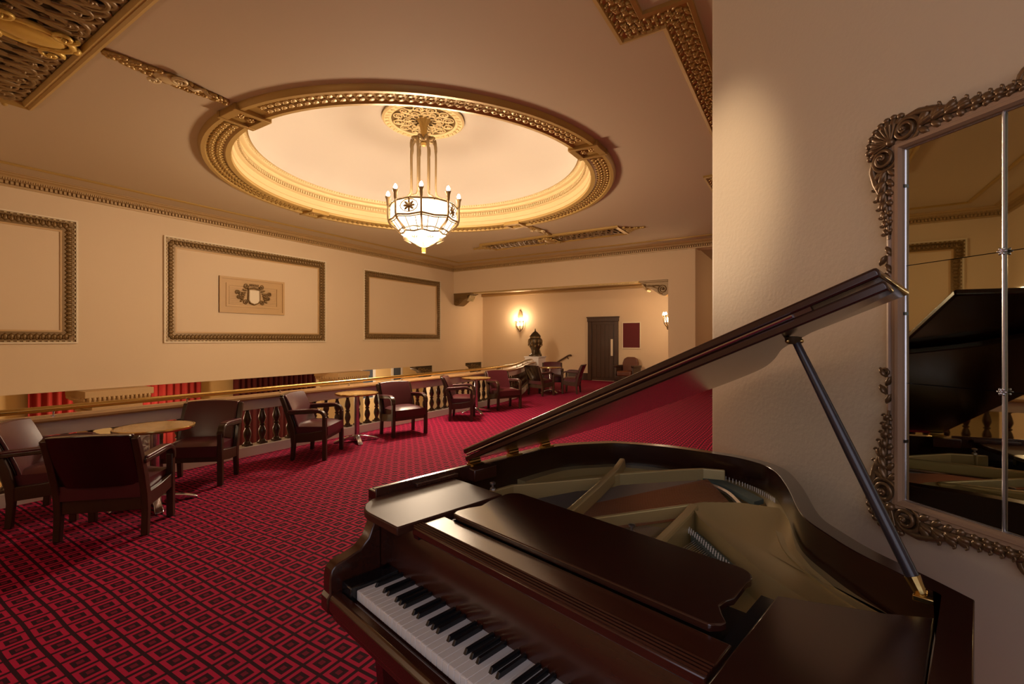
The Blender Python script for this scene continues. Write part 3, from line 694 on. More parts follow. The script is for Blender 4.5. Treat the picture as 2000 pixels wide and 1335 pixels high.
def urn(loc, s_, label):
    t = thing('lidded_urn', label, 'urn', loc); f = lambda P: [(r*s_, z*s_) for r, z in P]
    obj('body', MB().lathe(f([(.10, .10), (.13, .14), (.135, .20), (.19, .33), (.235, .48), (.24, .56), (.21, .62), (.17, .64)]), 24), 'bronzedk', t)
    obj('collar', MB().lathe(f([(.17, .63), (.185, .64), (.185, .675), (.17, .68)]), 24), 'bronze', t)
    obj('lid', MB().lathe(f([(.20, .68), (.195, .70), (.14, .77), (.08, .83), (.03, .87), (.022, .89), (.028, .90), (.018, .92), (.012, .95), (0, .965)]), 20), 'bronzedk', t)
    for k in range(3):
        a = k*2*pi/3+.6; d = Vector((cos(a), sin(a), 0)); m = MB()
        m.tube([d*.13*s_+Vector((0, 0, .22*s_)), d*.15*s_+Vector((0, 0, .12*s_)), d*.19*s_+Vector((0, 0, .03*s_)), d*.22*s_+Vector((0, 0, .022*s_))], [.04*s_, .05*s_, .05*s_, .022*s_], 6); obj('foot', m, 'bronzedk', t)
    obj('base_ring', MB().lathe(f([(.20, 0), (.23, .01), (.22, .05), (.16, .09), (.11, .12)]), 20), 'bronzedk', t)
    g = MB()
    for k in range(12):
        a = 2*pi*k/12; d = Vector((cos(a), sin(a), 0))
        g.petal((d*.225+Vector((0, 0, .60)))*s_, Vector((d.x*.1, d.y*.1, -1)), d, .16*s_, .06*s_, .02*s_)
        g.ell((d*.235+Vector((0, 0, .40)))*s_ if k % 2 else (d*.215+Vector((0, 0, .36)))*s_, d*.02*s_, d.cross(Vector((0, 0, 1)))*.04*s_, Vector((0, 0, .05*s_)), 6, 4)
    obj('relief', g, 'bronze', t)
urn((-7.75, 13.85, .94), .98, 'tall dark lidded urn standing on the white pedestal')
# newel urn of the lower stair, its lid just above the rail
t = thing('stair_newel', 'pale stair newel post in the lobby under the small dark urn', 'post', (-9.6, 14.4, -3.5))
obj('post', MB().box(-.2, .2, -.2, .2, 0, 3.28), 'offwhite', t, bevel=.01)
urn((-9.6, 14.4, -.22), .80, 'small dark lidded urn on a stair newel beyond the brass rail')

# ---------------------------------------------------------------- lobby beyond the left wall: piers, curtains, pictures
struct('wall_lobby', MB().box(-14.6, -14.4, YN-2, 20, -3.5, 3), 'lobby', smooth=0)
struct('ceiling_lobby', MB().box(-14.6, XL-.3, YN-2, 20, .9, 1.0), 'lobby', smooth=0)
def lobby_pier(y, wd, label):
    t = thing('lobby_pier', label, 'pillar', (XL-.16, y, -3.5)); h = wd/2
    obj('shaft', MB().box(-h, h, -h, h, 0, 3.60), 'lobby', t)
    c = MB()
    for z0, z1, e in ((3.60, 3.66, .03), (3.66, 3.76, .0), (3.76, 3.82, .05), (3.82, 3.92, .10), (3.92, 4.05, .14)): c.box(-h-e, h+e, -h-e, h+e, z0, z1)
    obj('capital', c, 'plaque', t, bevel=.012)
    eg = MB(); N = 14
    for i in range(N):
        q = -h-.1+(2*h+.2)*(i+.5)/N
        eg.ell((h+.13, q, 3.90), (.02, 0, 0), (0, .03, 0), (0, 0, .045), 6, 4); eg.ell((q, -h-.13, 3.90), (.03, 0, 0), (0, .02, 0), (0, 0, .045), 6, 4)
    obj('egg_band', eg, 'plaque', t, kind='stuff')
lobby_pier(3.62, .80, 'tan pillar with moulded capital between bright red curtains under the left wall')
lobby_pier(9.15, .85, 'tan pillar with moulded capital between dark red curtain and framed pictures')
def curtain(y0, y1, x, m, label):
    n = int((y1-y0)*44); b = MB(); vs = []
    for i in range(n+1):
        y = y0+(y1-y0)*i/n; ph = y*2*pi/.17
        xx = x+.05*sin(ph)+.015*sin(ph*.37+1)
        vs += [(xx, y, -2.6), (xx, y, .75)]
    b.add(vs, [(2*i, 2*i+2, 2*i+3, 2*i+1) for i in range(n)])
    o = obj('curtain', b, m, None, smooth=60); md = o.modifiers.new('thick', 'SOLIDIFY'); md.thickness = .01
    tag(o, label, 'curtain')
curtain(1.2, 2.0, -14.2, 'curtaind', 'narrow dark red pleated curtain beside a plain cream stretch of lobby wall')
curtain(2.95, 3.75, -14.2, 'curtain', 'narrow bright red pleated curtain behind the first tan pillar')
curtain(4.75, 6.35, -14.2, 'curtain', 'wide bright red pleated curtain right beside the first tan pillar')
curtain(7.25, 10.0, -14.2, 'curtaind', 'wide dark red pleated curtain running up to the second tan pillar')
def picture(y, wd, z0, z1, m, label):
    t = thing('wall_picture', label, 'picture', (-14.4, y, z0))
    obj('mount', MB().box(0, .03, -wd/2, wd/2, 0, z1-z0), 'paper', t); obj('print', MB().box(.028, .035, -wd*.32, wd*.32, .04, z1-z0-.06), m, t)
picture(12.35, .80, -.8, .5, 'poster', 'blue-grey poster on white mount beyond the second tan pillar')
picture(13.9, .62, -.8, .5, 'poster', 'dark blue poster on white mount next to the carved lobby bracket')
fg = MB().lathe([(.0, .30), (.05, .36), (.03, .46), (.10, .56), (.12, .80), (.07, .95), (.0, 1.0)], 10)
t = thing('lobby_bracket', 'dark carved bracket at the right end of the lobby opening', 'corbel', (XL-.16, 12.62, .05))
obj('block', MB().prism([(0, 0), (.34, .12), (.36, .5), (-.5, .5), (-.5, .42), (-.2, .30)], -.14, .14, lambda a, b, h: (h, a, b)), 'bronzedk', t, bevel=.01)
bk = MB()
for k in range(4): bk.spiral((.15, -.3+.18*k, .36-.03*k), (0, 1, 0), (0, 0, 1), (1, 0, 0), .08, 1.5, .02, a0=0, n=16)
obj('scroll', bk, 'bronze', t)
dup(t, (XL-.16, 15.7, .05), 0, 'dark carved bracket in the small lobby opening below the left corbel')
lamp('corridor_fill', 'POINT', (.6, 16.6, 3.2), 30, WARM, .1)  # added lamp, hidden by the pier, lifts the dim corridor wall
lamp('assumed_lobby_light', 'POINT', (-12.9, 4.6, -.1), 60, WARM, .15); lamp('assumed_lobby_light', 'POINT', (-12.9, 12.0, -.2), 60, WARM2, .15)  # assumed lamps, unseen, added to light the lobby
lamp('assumed_lobby_light', 'POINT', (-10.5, 3.0, -2.4), 16, WARM, .2); lamp('assumed_lobby_light', 'POINT', (-10.5, 10.5, -2.4), 16, WARM, .2)
# ---------------------------------------------------------------- armchairs and tables
def make_chair(label):
    t = thing('armchair', label, 'armchair', group='maroon leather armchairs along the balustrade')
    def pth(xc, prof, wx, wd):
        b = MB(); vs = []; n = len(prof)
        for i in range(n):
            a = prof[max(0, i-1)]; c = prof[min(n-1, i+1)]; ty, tz = c[0]-a[0], c[1]-a[1]; l = hypot(ty, tz); ny, nz = -tz/l, ty/l
            ww = wd[i] if isinstance(wd, list) else wd
            y, z = prof[i]
            vs += [(xc-wx, y+ny*ww, z+nz*ww), (xc+wx, y+ny*ww, z+nz*ww), (xc+wx, y-ny*ww, z-nz*ww), (xc-wx, y-ny*ww, z-nz*ww)]
        fs = [(i*4+j, i*4+(j+1) % 4, i*4+4+(j+1) % 4, i*4+4+j) for i in range(n-1) for j in range(4)]+[(0, 3, 2, 1), (n*4-4, n*4-3, n*4-2, n*4-1)]
        return b.add(vs, fs)
    back = [(-.215, 0), (-.20, .20), (-.205, .33), (-.235, .46), (-.28, .60), (-.33, .74), (-.352, .79)]
    for s_ in (-1, 1):
        obj('leg', pth(s_*.285, back, .023, [.022, .026, .032, .032, .028, .025, .022]), 'wood', t, bevel=.006)     # rear leg rises into the back post
        obj('leg', MB().box(s_*.285-.025, s_*.285+.025, .165, .215, 0, .54), 'wood', t, bevel=.006)
        obj('armrest', pth(s_*.287, catmull([(.19, .50), (.188, .555), (.16, .595), (.10, .612), (-.05, .600), (-.275, .588)], 4), .034, .019), 'wood', t, bevel=.008)
        obj('arm_pad', pth(s_*.287, catmull([(.13, .622), (.05, .630), (-.10, .622), (-.262, .612)], 3), .036, .014), 'leather', t, bevel=.010, seg=3)
        obj('side_rail', pth(s_*.285, [(.18, .315), (0, .285), (-.20, .27)], .018, .055), 'wood', t, bevel=.004)
    obj('front_rail', MB().box(-.265, .265, .17, .20, .25, .36), 'wood', t, bevel=.004)
    obj('rear_rail', MB().box(-.265, .265, -.215, -.185, .20, .30), 'wood', t, bevel=.004)
    sb = MB(); nx, ny = 10, 8; vs = []     # domed seat cushion
    for j in range(ny+1):
        for i in range(nx+1):
            x = -.262+.524*i/nx; y = -.235+.455*j/ny
            vs.append((x, y, .415+.045*(1-(2*i/nx-1)**4)*(1-(2*j/ny-1)**4)))
    sb.add(vs, [(j*(nx+1)+i, j*(nx+1)+i+1, (j+1)*(nx+1)+i+1, (j+1)*(nx+1)+i) for j in range(ny) for i in range(nx)])
    sb.add([(x, y, z) for z in (.305, .415) for y in (-.235, .22) for x in (-.262, .262)], [(0, 1, 3, 2), (0, 1, 5, 4), (1, 3, 7, 5), (3, 2, 6, 7), (2, 0, 4, 6)])
    obj('seat', sb, 'leather', t, smooth=60)
    bs = MB(); nx, nz = 8, 10; F_ = []; B_ = []
    for j in range(nz+1):
        q = j/nz; z = .40+.41*q; yb = -.20-.17*q
        for i in range(nx+1):
            x = -.262+.524*i/nx; cr = (1-(2*i/nx-1)**2)
            F_.append((x, yb+.055-.035*cr+.012*(1-abs(2*q-1)**3), z+.012*cr*q)); B_.append((x, yb-.020-.045*cr, z+.012*cr*q))
    k = (nx+1)*(nz+1)
    fs = []
    for j in range(nz):
        for i in range(nx):
            a = j*(nx+1)+i; fs.append((a, a+1, a+nx+2, a+nx+1))
    for j in range(nz): a = j*(nx+1); fs += [(a, a+nx+1, k+a+nx+1, k+a), (a+nx, k+a+nx, k+a+2*nx+1, a+2*nx+1)]
    for i in range(nx): a = nz*(nx+1)+i; fs += [(a, a+1, k+a+1, k+a), (i, k+i, k+i+1, i+1)]
    F2 = [(x, y-.028, z) for x, y, z in F_]
    bs.add(F_+F2, fs+[tuple(q+k for q in f) for f in fs[:nx*nz]]); obj('backrest', bs, 'leather', t, smooth=50, bevel=.008)
    bk = MB(); F3 = [(x, y-.030, z) for x, y, z in F_]
    bk.add(F3+B_, fs+[tuple(q+k for q in f) for f in fs[:nx*nz]]); obj('back_panel', bk, 'woodbk', t, smooth=50, bevel=.006)
    return t
GC = 'maroon leather armchairs along the balustrade'
chairs = [((-4.69, 1.50), 135, 'maroon armchair showing its glossy dark wooden back at the table with three chairs'),
 ((-5.52, 1.36), 55, 'maroon armchair with pale-lit back tight against balustrade, left of the three-chair table'),
 ((-5.48, 2.44), -48, 'maroon armchair facing the dark-backed chair across the three-chair table'),
 ((-5.42, 3.85), 32, 'maroon armchair turned sideways between red curtain balusters and the second round table'),
 ((-5.46, 5.43), -16, 'maroon armchair facing the aisle with its back to balustrade beside second round table'),
 ((-5.53, 7.05), 32, 'brown-lit maroon armchair in profile before the third round table'),
 ((-5.56, 8.56), -24, 'maroon armchair facing the aisle just beyond the third round table'),
 ((-6.09, 11.22), 70, 'maroon armchair with back to us beside carved pier at the last round table'),
 ((-6.42, 12.55), -60, 'maroon armchair mostly hidden behind the last round table below the urn pedestal'),
 ((-5.58, 12.05), 194, 'maroon armchair in open aisle facing the last round table, seen in profile')]
c0_ = None
for (x, y), a, lab in chairs:
    if c0_ is None: c0_ = make_chair(lab); c0_.location = (x, y, 0); c0_.rotation_euler = (0, 0, radians(a-90))
    else: dup(c0_, (x, y, 0), radians(a-90), lab)
def make_table(label):
    t = thing('round_table', label, 'table', group='round pedestal tables')
    obj('tabletop', MB().lathe([(0, .70), (.297, .70), (.299, .715), (.293, .722), (0, .722)], 40), 'tabletop', t)
    obj('edge_band', MB().lathe([(.297, .695), (.309, .697), (.312, .71), (.309, .722), (.297, .724)], 40, cap=False), 'brass', t)
    obj('pole', MB().lathe([(.038, .04), (.038, .68), (.10, .69), (.10, .70)], 16), 'chrome', t)
    obj('hub', MB().lathe([(.06, .02), (.06, .05), (.05, .09), (.04, .10)], 16), 'chrome', t)
    for k in range(4):
        d = Vector((cos(k*pi/2), sin(k*pi/2), 0)); q = Vector((-d.y, d.x, 0)); vs = []
        for r, z, h, wd in ((.03, .06, .03, .035), (.12, .055, .024, .032), (.22, .036, .018, .03), (.30, .016, .012, .034), (.325, .008, .008, .03)):
            vs += [d*r+q*wd+Vector((0, 0, z+h)), d*r-q*wd+Vector((0, 0, z+h)), d*r-q*wd+Vector((0, 0, max(0, z-h))), d*r+q*wd+Vector((0, 0, max(0, z-h)))]
        fs = [(i*4+j, i*4+(j+1) % 4, i*4+4+(j+1) % 4, i*4+4+j) for i in range(4) for j in range(4)]+[(0, 3, 2, 1), (16, 17, 18, 19)]
        obj('foot', MB().add(vs, fs), 'chrome', t, bevel=.005)
    return t
tables = [((-5.05, 1.88), 75, 'round brass-edged table ringed by three maroon armchairs beside the bright curtains'),
 ((-5.66, 4.66), 60, 'round brass-edged table between sideways armchair and the aisle-facing one by dark curtain'),
 ((-5.78, 7.81), 58, 'round brass-edged table beyond the brown-lit profile armchair'),
 ((-1.82, 13.12), 60, 'round pedestal table standing alone where the carpet runs behind the slanted pier'),
 ((-6.13, 11.86), 60, 'round brass-edged table with three armchairs in front of the urn pedestal')]
t0 = None
for (x, y), a, lab in tables:
    if t0 is None: t0 = make_table(lab); t0.location = (x, y, 0); t0.rotation_euler = (0, 0, radians(a))
    else: dup(t0, (x, y, 0), radians(a), lab)
# tub chair by the door
t = thing('tub_chair', 'brown leather tub chair with rounded back under the notice board', 'armchair', (-5.12, 15.62, 0), radians(172-180))
sb = MB()
obj('seat', MB().box(-.27, .27, -.30, .20, .26, .44), 'leatherbr', t, bevel=.05, seg=4)
prof = [(-.27, .40), (.27, .40), (.29, .70), (.24, .84), (.12, .90), (-.12, .90), (-.24, .84), (-.29, .70)]
obj('backrest', MB().prism(prof, .16, .28, lambda a, z, h: (a, h+.10*(z-.4), z)), 'leatherbr', t, bevel=.03, seg=3)
for s_ in (-1, 1):
    obj('armrest', MB().prism([(.30, .54), (-.30, .56), (-.33, .60), (-.30, .64), (.34, .62)], -.05, .05, lambda a, z, h: (s_*.32+h, a, z)), 'wood', t, bevel=.015)
    obj('side_panel', MB().box(s_*.32-.03, s_*.32+.03, -.27, .30, .10, .56), 'wood', t, bevel=.01)
    for y in (-.25, .26): obj('leg', MB().box(s_*.30-.03, s_*.30+.03, y-.03, y+.03, 0, .14), 'wood', t, bevel=.005)
obj('apron', MB().box(-.29, .29, -.29, -.25, .12, .27), 'wood', t, bevel=.006)

# ---------------------------------------------------------------- grand piano (local x = bass to treble, y = keys to tail)
PA = radians(77.0-90)
PI_ = thing('grand_piano', 'dark mahogany baby grand piano with raised lid in front of the mirror', 'piano', (-1.191, .983, 0), PA)
OUT = catmull([(-.12, .10), (-.12, .55), (-.12, 1.0), (-.08, 1.15), (0, 1.28), (.08, 1.37), (.3, 1.47), (.52, 1.5), (.65, 1.5), (.78, 1.45), (.86, 1.36), (.93, 1.22), (.98, 1.1), (1.03, .97), (1.07, .89), (1.13, .82), (1.2, .75), (1.3, .68), (1.376, .62)], 4)+[(1.376, .40), (1.376, .10)]
def offset(P, d):
    out = []
    for i in range(len(P)):
        a = Vector(P[max(0, i-1)]); b = Vector(P[min(len(P)-1, i+1)]); t = (b-a).normalized(); out.append((P[i][0]+t.y*d, P[i][1]-t.x*d))
    return out
INN = offset(OUT, .05); INN2 = offset(OUT, .075)
RT = 1.0
obj('case_rim', MB().prism(OUT+INN[::-1], .69, RT), 'mahog', PI_, smooth=30, bevel=.006)
obj('case_bottom', MB().prism(offset(OUT, .01), .66, .70), 'mahog', PI_, smooth=30)
def arm_(k0, k1):     # arm with the scrolled end
    pf = [(.12, .66), (.12, RT), (.105, RT), (.10, .97)]+arc(.018, .905, .085, .35, -.75, 6)[0:0]+[(.098, .94), (.092, .89), (.075, .85), (.045, .822), (.0, .808), (-.035, .80), (-.052, .785), (-.058, .76), (-.058, .71), (-.066, .70), (-.066, .655), (-.03, .62), (.12, .62)]
    return MB().prism(pf, k0, k1, lambda p, z, h: (h, p, z))
obj('arm', arm_(-.12, -.068), 'mahogmid', PI_, smooth=30, bevel=.005); obj('arm', arm_(1.323, 1.376), 'mahogmid', PI_, smooth=30, bevel=.005)
obj('keybed', MB().box(-.068, 1.323, -.05, .30, .63, .695), 'mahogmid', PI_, bevel=.005)
obj('key_slip', MB().prism([(-.062, .66), (-.062, .70), (-.05, .712), (-.022, .712), (-.022, .66)], -.068, 1.323, lambda p, z, h: (h, p, z)), 'mahogmid', PI_, bevel=.004)
for a, b in ((-.066, -.002), (1.227, 1.321)): obj('key_block', MB().box(a, b, -.021, .15, .695, .742), 'black', PI_, bevel=.004)
wk = MB().box(0, .0228, 0, .15, .707, .730); wk.box(.0005, .0223, -.002, .002, .700, .7295); w0 = None
for i in range(52):
    if w0 is None: w0 = obj('white_key', wk, 'ivory', PI_, bevel=.0012)
    else: part('white_key', w0, PI_, (i*.02356, 0, 0))
bk = MB().add([(-.0058, .048, .728), (.0058, .048, .728), (.0058, .147, .728), (-.0058, .147, .728), (-.0042, .056, .7425), (.0042, .056, .7425), (.0042, .147, .7425), (-.0042, .147, .7425)], [(0, 3, 2, 1), (4, 5, 6, 7), (0, 1, 5, 4), (1, 2, 6, 5), (2, 3, 7, 6), (3, 0, 4, 7)]); k0_ = None
for i in range(51):
    if i % 7 in (0, 2, 3, 5, 6):          # lowest key is A
        if k0_ is None: k0_ = obj('black_key', bk, 'ebony', PI_, bevel=.001, loc=((i+1)*.02356, 0, 0))
        else: part('black_key', k0_, PI_, ((i+1)*.02356, 0, 0))
fb = [(.150, .72), (.150, .74), (.153, .77), (.160, .82), (.169, .865), (.175, .885), (.182, .896), (.192, .900), (.21, .897), (.21, .72)]
obj('fallboard', MB().prism(fb, -.068, 1.323, lambda p, z, h: (h, p, z)), 'mahogmid', PI_, smooth=50)
# side shelves
ls = [(-.066, .42)]+[(-.066, .13)]+arc(.055, .13, .121, pi, 1.52*pi, 8)+[(.215, .012), (.222, .42)]
obj('side_shelf', MB().prism(ls, .960, .985), 'lacqtop', PI_, smooth=30, bevel=.004)
rs_ = [(1.083, .012), (1.323, .012), (1.323, .52), (1.25, .47), (1.083, .39)]
obj('side_shelf', MB().prism(rs_, .960, .985), 'mahog', PI_, smooth=30, bevel=.004)
obj('inner_cheek', MB().box(-.068, -.055, .12, .42, .75, .96), 'mahogmid', PI_)
obj('inner_cheek', MB().box(1.31, 1.323, .12, .42, .75, .96), 'mahogmid', PI_)
obj('spine_ledge', MB().box(-.075, -.066, .10, .52, .95, 1.012).box(-.075, -.045, .25, .44, .985, 1.0), 'mahogmid', PI_, bevel=.003)
# music desk folded flat
dk = [(.30, .175), (1.03, .175), (1.045, .19), (1.05, .205), (1.035, .225), (1.02, .25), (1.022, .28), (1.03, .30)]+arc(.985, .40, .045, -.4, .5*pi, 6)+arc(.29, .41, .045, .5*pi, pi, 5)+[(.255, .33), (.27, .28), (.255, .24), (.25, .2), (.26, .178)]
obj('music_desk', MB().prism(dk, .978, .994), 'mahog', PI_, smooth=30, bevel=.003)
dr_ = MB().box(.225, 1.073, .055, .170, .955, .978); de = obj('desk_rail', dr_, 'mahogmid', PI_, bevel=.004)
for i in range(4): obj('rail_bead', MB().tube([(.225, .063+.0095*i, .9785), (1.073, .063+.0095*i, .9785)], .0035, 6), 'mahogmid', de)
obj('desk_slide', MB().box(.226, .25, .06, .43, .945, .968), 'black', PI_); obj('desk_slide', MB().box(1.05, 1.078, .06, .40, .945, .968), 'black', PI_)
obj('action_cover', MB().box(-.055, 1.31, .20, .43, .88, .90), 'black', PI_)
# iron plate, struts, strings
obj('soundboard', MB().prism([(-.069, .43)]+[q for q in offset(OUT, .051) if q[1] > .44]+[(1.325, .43)], .845, .86), 'plate', PI_, smooth=0)
def wall_bar(P, z0, z1, th): return MB().sweep([(x, y, 0) for x, y in P], [(-th, z0), (-th*.7, z1), (th*.7, z1), (th, z0)])
obj('plate_flange', wall_bar([(.085, .45), (.09, .60), (.29, .955), (.30, 1.03), (.46, 1.28), (.52, 1.36), (.60, 1.40)], .86, .950, .011), 'plate', PI_, smooth=0, bevel=.004)
obj('plate_strut', wall_bar([(.20, 1.22), (.27, 1.05), (.35, .80), (.425, .55), (.45, .44)], .915, .962, .017), 'plate', PI_, smooth=0, bevel=.006)
obj('plate_strut', wall_bar([(.47, .47), (.514, .567), (.673, .892)], .86, .948, .010), 'plate', PI_, smooth=0, bevel=.004)
obj('plate_strut', wall_bar([(.680, .905), (.70, .80), (.735, .56), (.75, .44)], .86, .948, .022), 'plate', PI_, smooth=0, bevel=.008)
web = MB(); wp = [(.672, .90), (.69, .945), (.78, 1.05), (.885, 1.135), (.935, 1.06), (.965, .97), (1.005, .86), (1.06, .78), (1.13, .70), (1.26, .63), (1.30, .56), (1.22, .46), (1.02, .55), (.985, .575), (.85, .70), (.748, .79)]
zz_ = [.945, .945, .940, .925, .915, .91, .905, .90, .90, .895, .90, .93, .945, .945, .945, .945]
cx_ = (.93, .84, .885); vs = [(x, y, z) for (x, y), z in zip(wp, zz_)]; n = len(vs)
inner = [(x*.72+cx_[0]*.28, y*.72+cx_[1]*.28, z*.3+.7*.888) for x, y, z in vs]; low = [(x, y, .86) for x, y, z in vs]
web.add(vs+inner+low+[(cx_[0], cx_[1], .882)], [(i, (i+1) % n, n+(i+1) % n, n+i) for i in range(n)]+[(n+i, n+(i+1) % n, 3*n) for i in range(n)]+[(2*n+i, 2*n+(i+1) % n, (i+1) % n, i) for i in range(n)])
obj('plate_web', web, 'plate', PI_, smooth=70)
obj('plate_rim', MB().prism(INN[6:-2]+offset(OUT, .10)[6:-2][::-1], .86, .895), 'plate', PI_, smooth=30)
st = MB()
for i in range(34):
    q = i/33; a = (.12+.16*q, .45, .905); b = (.40+.13*q, 1.40-.06*q, .900)
    st.tube([a, b], .0011, 4)
obj('steel_strings', st, 'steel', PI_, kind='stuff')
cs = MB()
for i in range(30):
    q = i/29; a = (.29+.19*q, .44, .912); b = (.545+.23*q, 1.35-.30*q, .908); cs.tube([a, b], .0019, 4)
obj('copper_strings', cs, 'copper', PI_, kind='stuff')
ts = MB()
for i in range(26):
    q = i/25; ts.tube([(.52+.16*q, .44, .902), (.56+.12*q, .70+.12*q*.5, .900)], .001, 4); ts.tube([(.76+.17*q, .44, .902), (.765+.19*q, .74-.13*q, .902)], .001, 4)
obj('treble_strings', ts, 'steel', PI_, kind='stuff')
pinA = catmull([(.455, 1.445), (.543, 1.452), (.671, 1.403), (.76, 1.345), (.83, 1.28)], 8)
pn = MB()
for i, (x, y) in enumerate(pinA): pn.lathe([(.0019, .89), (.0019, .912), (.0, .913)], 6, (x, y, 0))
for i in range(22):
    q = i/21; x, y = .722+.222*q, .776-.192*q
    pn.lathe([(.0019, .90), (.0019, .914), (0, .915)], 6, (x, y, 0)); pn.lathe([(.0019, .90), (.0019, .914), (0, .915)], 6, (x+.005, y-.016, 0))
obj('hitch_pins', pn, 'pin', PI_, kind='stuff')
def band(P, w_, z0, z1): return MB().prism(P+[(x-w_*.3, y-w_) for x, y in P][::-1], z0, z1)
obj('felt_strip', band(catmull([(.43, 1.40), (.54, 1.405), (.66, 1.355), (.80, 1.25)], 5), .055, .89, .908), 'felt', PI_, smooth=0)
obj('felt_strip', MB().prism([(.745, .78), (.965, .585), (.945, .555), (.745, .735)], .885, .905), 'felt', PI_, smooth=0)
obj('bass_bridge', MB().tube(catmull([(.42, 1.33, .893), (.54, 1.33, .893), (.66, 1.27, .893), (.77, 1.13, .893)], 6), .011, 6), 'steel', PI_)
for x, y, zt in ((.085, .50, .95), (.60, .63, .90)):
    kb = obj('plate_boss', MB().lathe([(.013, .86), (.013, zt), (.011, zt+.002)], 16, (x, y, 0)), 'plate', PI_)
    obj('plate_bolt', MB().lathe([(.012, zt), (.010, zt+.008), (.004, zt+.012), (.004, zt+.020), (.011, zt+.023), (.011, zt+.029), (.007, zt+.031)], 14, (x, y, 0)), 'steel', kb)
# lid, folded flap, hinges, prop
TH = radians(24); HZ = 1.012; ct, sn = cos(TH), sin(TH)
def lidp(w_, y, h): return (-.12+w_*ct-h*sn, y, HZ+w_*sn+h*ct)
LO = [(-.005, .54), (-.005, 1.0)]+[(x+.12+.004, y+.004) for x, y in OUT[8:-2]]+[(1.502, .62), (1.502, .54)]
lid = obj('lid', MB().prism(LO, 0, .022, lidp), 'mahog', PI_, smooth=30, bevel=.006)
flap = obj('lid_flap', MB().prism([(-.005, .54), (1.502, .54), (1.502, 1.10), (-.005, 1.10)], .032, .054, lidp), 'mahog', PI_, smooth=30, bevel=.006)
obj('flap_hinge', MB().tube([lidp(.02, .537, .027), lidp(1.32, .537, .027)], .0045, 8), 'chrome', lid)
obj('lid_batten', MB().prism([(.10, .542), (1.36, .542), (1.36, .565), (.10, .565)], .022, .032, lidp), 'mahogmid', lid)
for y in (.57, .80, 1.02):
    obj('hinge', MB().tube([(-.105, y-.03, 1.012), (-.105, y+.03, 1.012)], .008, 8).box(-.118, -.075, y-.03, y+.03, 1.0, 1.006), 'brass', PI_)
obj('lock_block', MB().box(-.07, -.02, .50, .62, .955, 1.004), 'mahogmid', PI_, bevel=.004)
pb = (1.302, .585, .985); pt = lidp(1.276, .655, -.004)
pv = (Vector(pt)-Vector(pb)); prp = MB().tube([Vector(pb)+pv*.07, Vector(pb)+pv*.5, Vector(pb)+pv*.985], [.0125, .0125, .009], 16)
po = obj('lid_prop', prp, 'prop', PI_)
obj('prop_ferrule', MB().tube([Vector(pb)+pv*.02, Vector(pb)+pv*.075], [.011, .0145], 10), 'brass', po)
obj('prop_cup', MB().lathe([(.014, -.02), (.018, -.012), (.02, -.002), (.006, 0)], 12, pt), 'bronzedk', po)
for k in range(3): a = k*2.1; obj('cup_stud', MB().ell((pt[0]+.018*cos(a), pt[1]+.018*sin(a), pt[2]-.012), (.006, 0, 0), (0, .006, 0), (0, 0, .006)), 'brass', po)
obj('prop_hinge', MB().box(1.285, 1.335, .565, .58, .985, .997).tube([(1.302, .573, .99), (1.302, .60, .995)], .008, 8), 'brass', PI_, bevel=.002)
# legs and pedal lyre
lgp = [(.035, 0), (.045, .02), (.038, .06), (.045, .10), (.055, .40), (.068, .55), (.078, .60), (.07, .63), (.075, .66)]
for x, y in ((.02, .12), (1.22, .12), (.50, 1.28)): obj('leg', MB().lathe(lgp, 8, (x, y, 0), a0=pi/8), 'mahog', PI_, smooth=30)
ly = MB().box(.52, .74, .22, .34, .10, .15); ly.box(.56, .58, .26, .30, .15, .64).box(.68, .70, .26, .30, .15, .64)
lyo = obj('pedal_lyre', ly, 'mahog', PI_, bevel=.005)
for x in (.57, .63, .69): obj('pedal', MB().box(x-.012, x+.012, .08, .24, .09, .10), 'brass', lyo)

# ---------------------------------------------------------------- mirror on the slanted pier (local x = along wall, -y = into room)
MU = 1.3475; mo = PC+u*MU
MR = thing('wall_mirror', 'gilt carved wall mirror of clipped glass panes hung on the slanted pier', 'mirror', (mo.x, mo.y, 0), -pi/4)
ML, MT, MBt = .3735, 2.117, 1.015     # half width, top, bottom of the glass
pw, ph = .249, (MT-MBt)/3
obj('backboard', MB().box(-ML-.02, ML+.02, -.012, 0, MBt-.02, MT+.02), 'black', MR)
random.seed(3)
for i in range(3):
    for j in range(3):
        gx = -ML+(i+.5)*pw; gz = MBt+(j+.5)*ph
        g = MB().box(-pw/2+.0012, pw/2-.0012, -.003, .003, -ph/2+.0012, ph/2-.0012)
        o = obj('pane', g, 'mirror', MR, loc=(gx, -.019, gz), smooth=0); o.rotation_euler = (radians((.0, .12, -.10)[j]), 0, radians((0, .10, .0)[j]))
for i in (1, 2): obj('glazing_bar', MB().tube([(-ML+i*pw, -.026, MBt), (-ML+i*pw, -.026, MT)], .0035, 8), 'leadbar', MR)
for i in (1, 2):
    for j in (1, 2):
        rb = MB(); c = (-ML+i*pw, -.033, MBt+j*ph)
        for k in range(6): rb.petal(c, (cos(k*pi/3), 0, sin(k*pi/3)), (0, -1, 0), .012, .007, .004)
        rb.ell(c, (.004, 0, 0), (0, .005, 0), (0, 0, .004)); obj('glass_stud', rb, 'leadbar', MR)
for sx in (-1, 1):
    for z_ in (1.20, 1.60, 2.0): obj('glass_clip', MB().box(sx*ML-.004, sx*ML+.004, -.03, -.02, z_-.005, z_+.005), 'black', MR)
fp = [(0, 0), (0, -.035), (-.006, -.045), (-.016, -.045), (-.020, -.036), (-.030, -.038), (-.036, -.030), (-.036, 0)]   # (outward, depth)
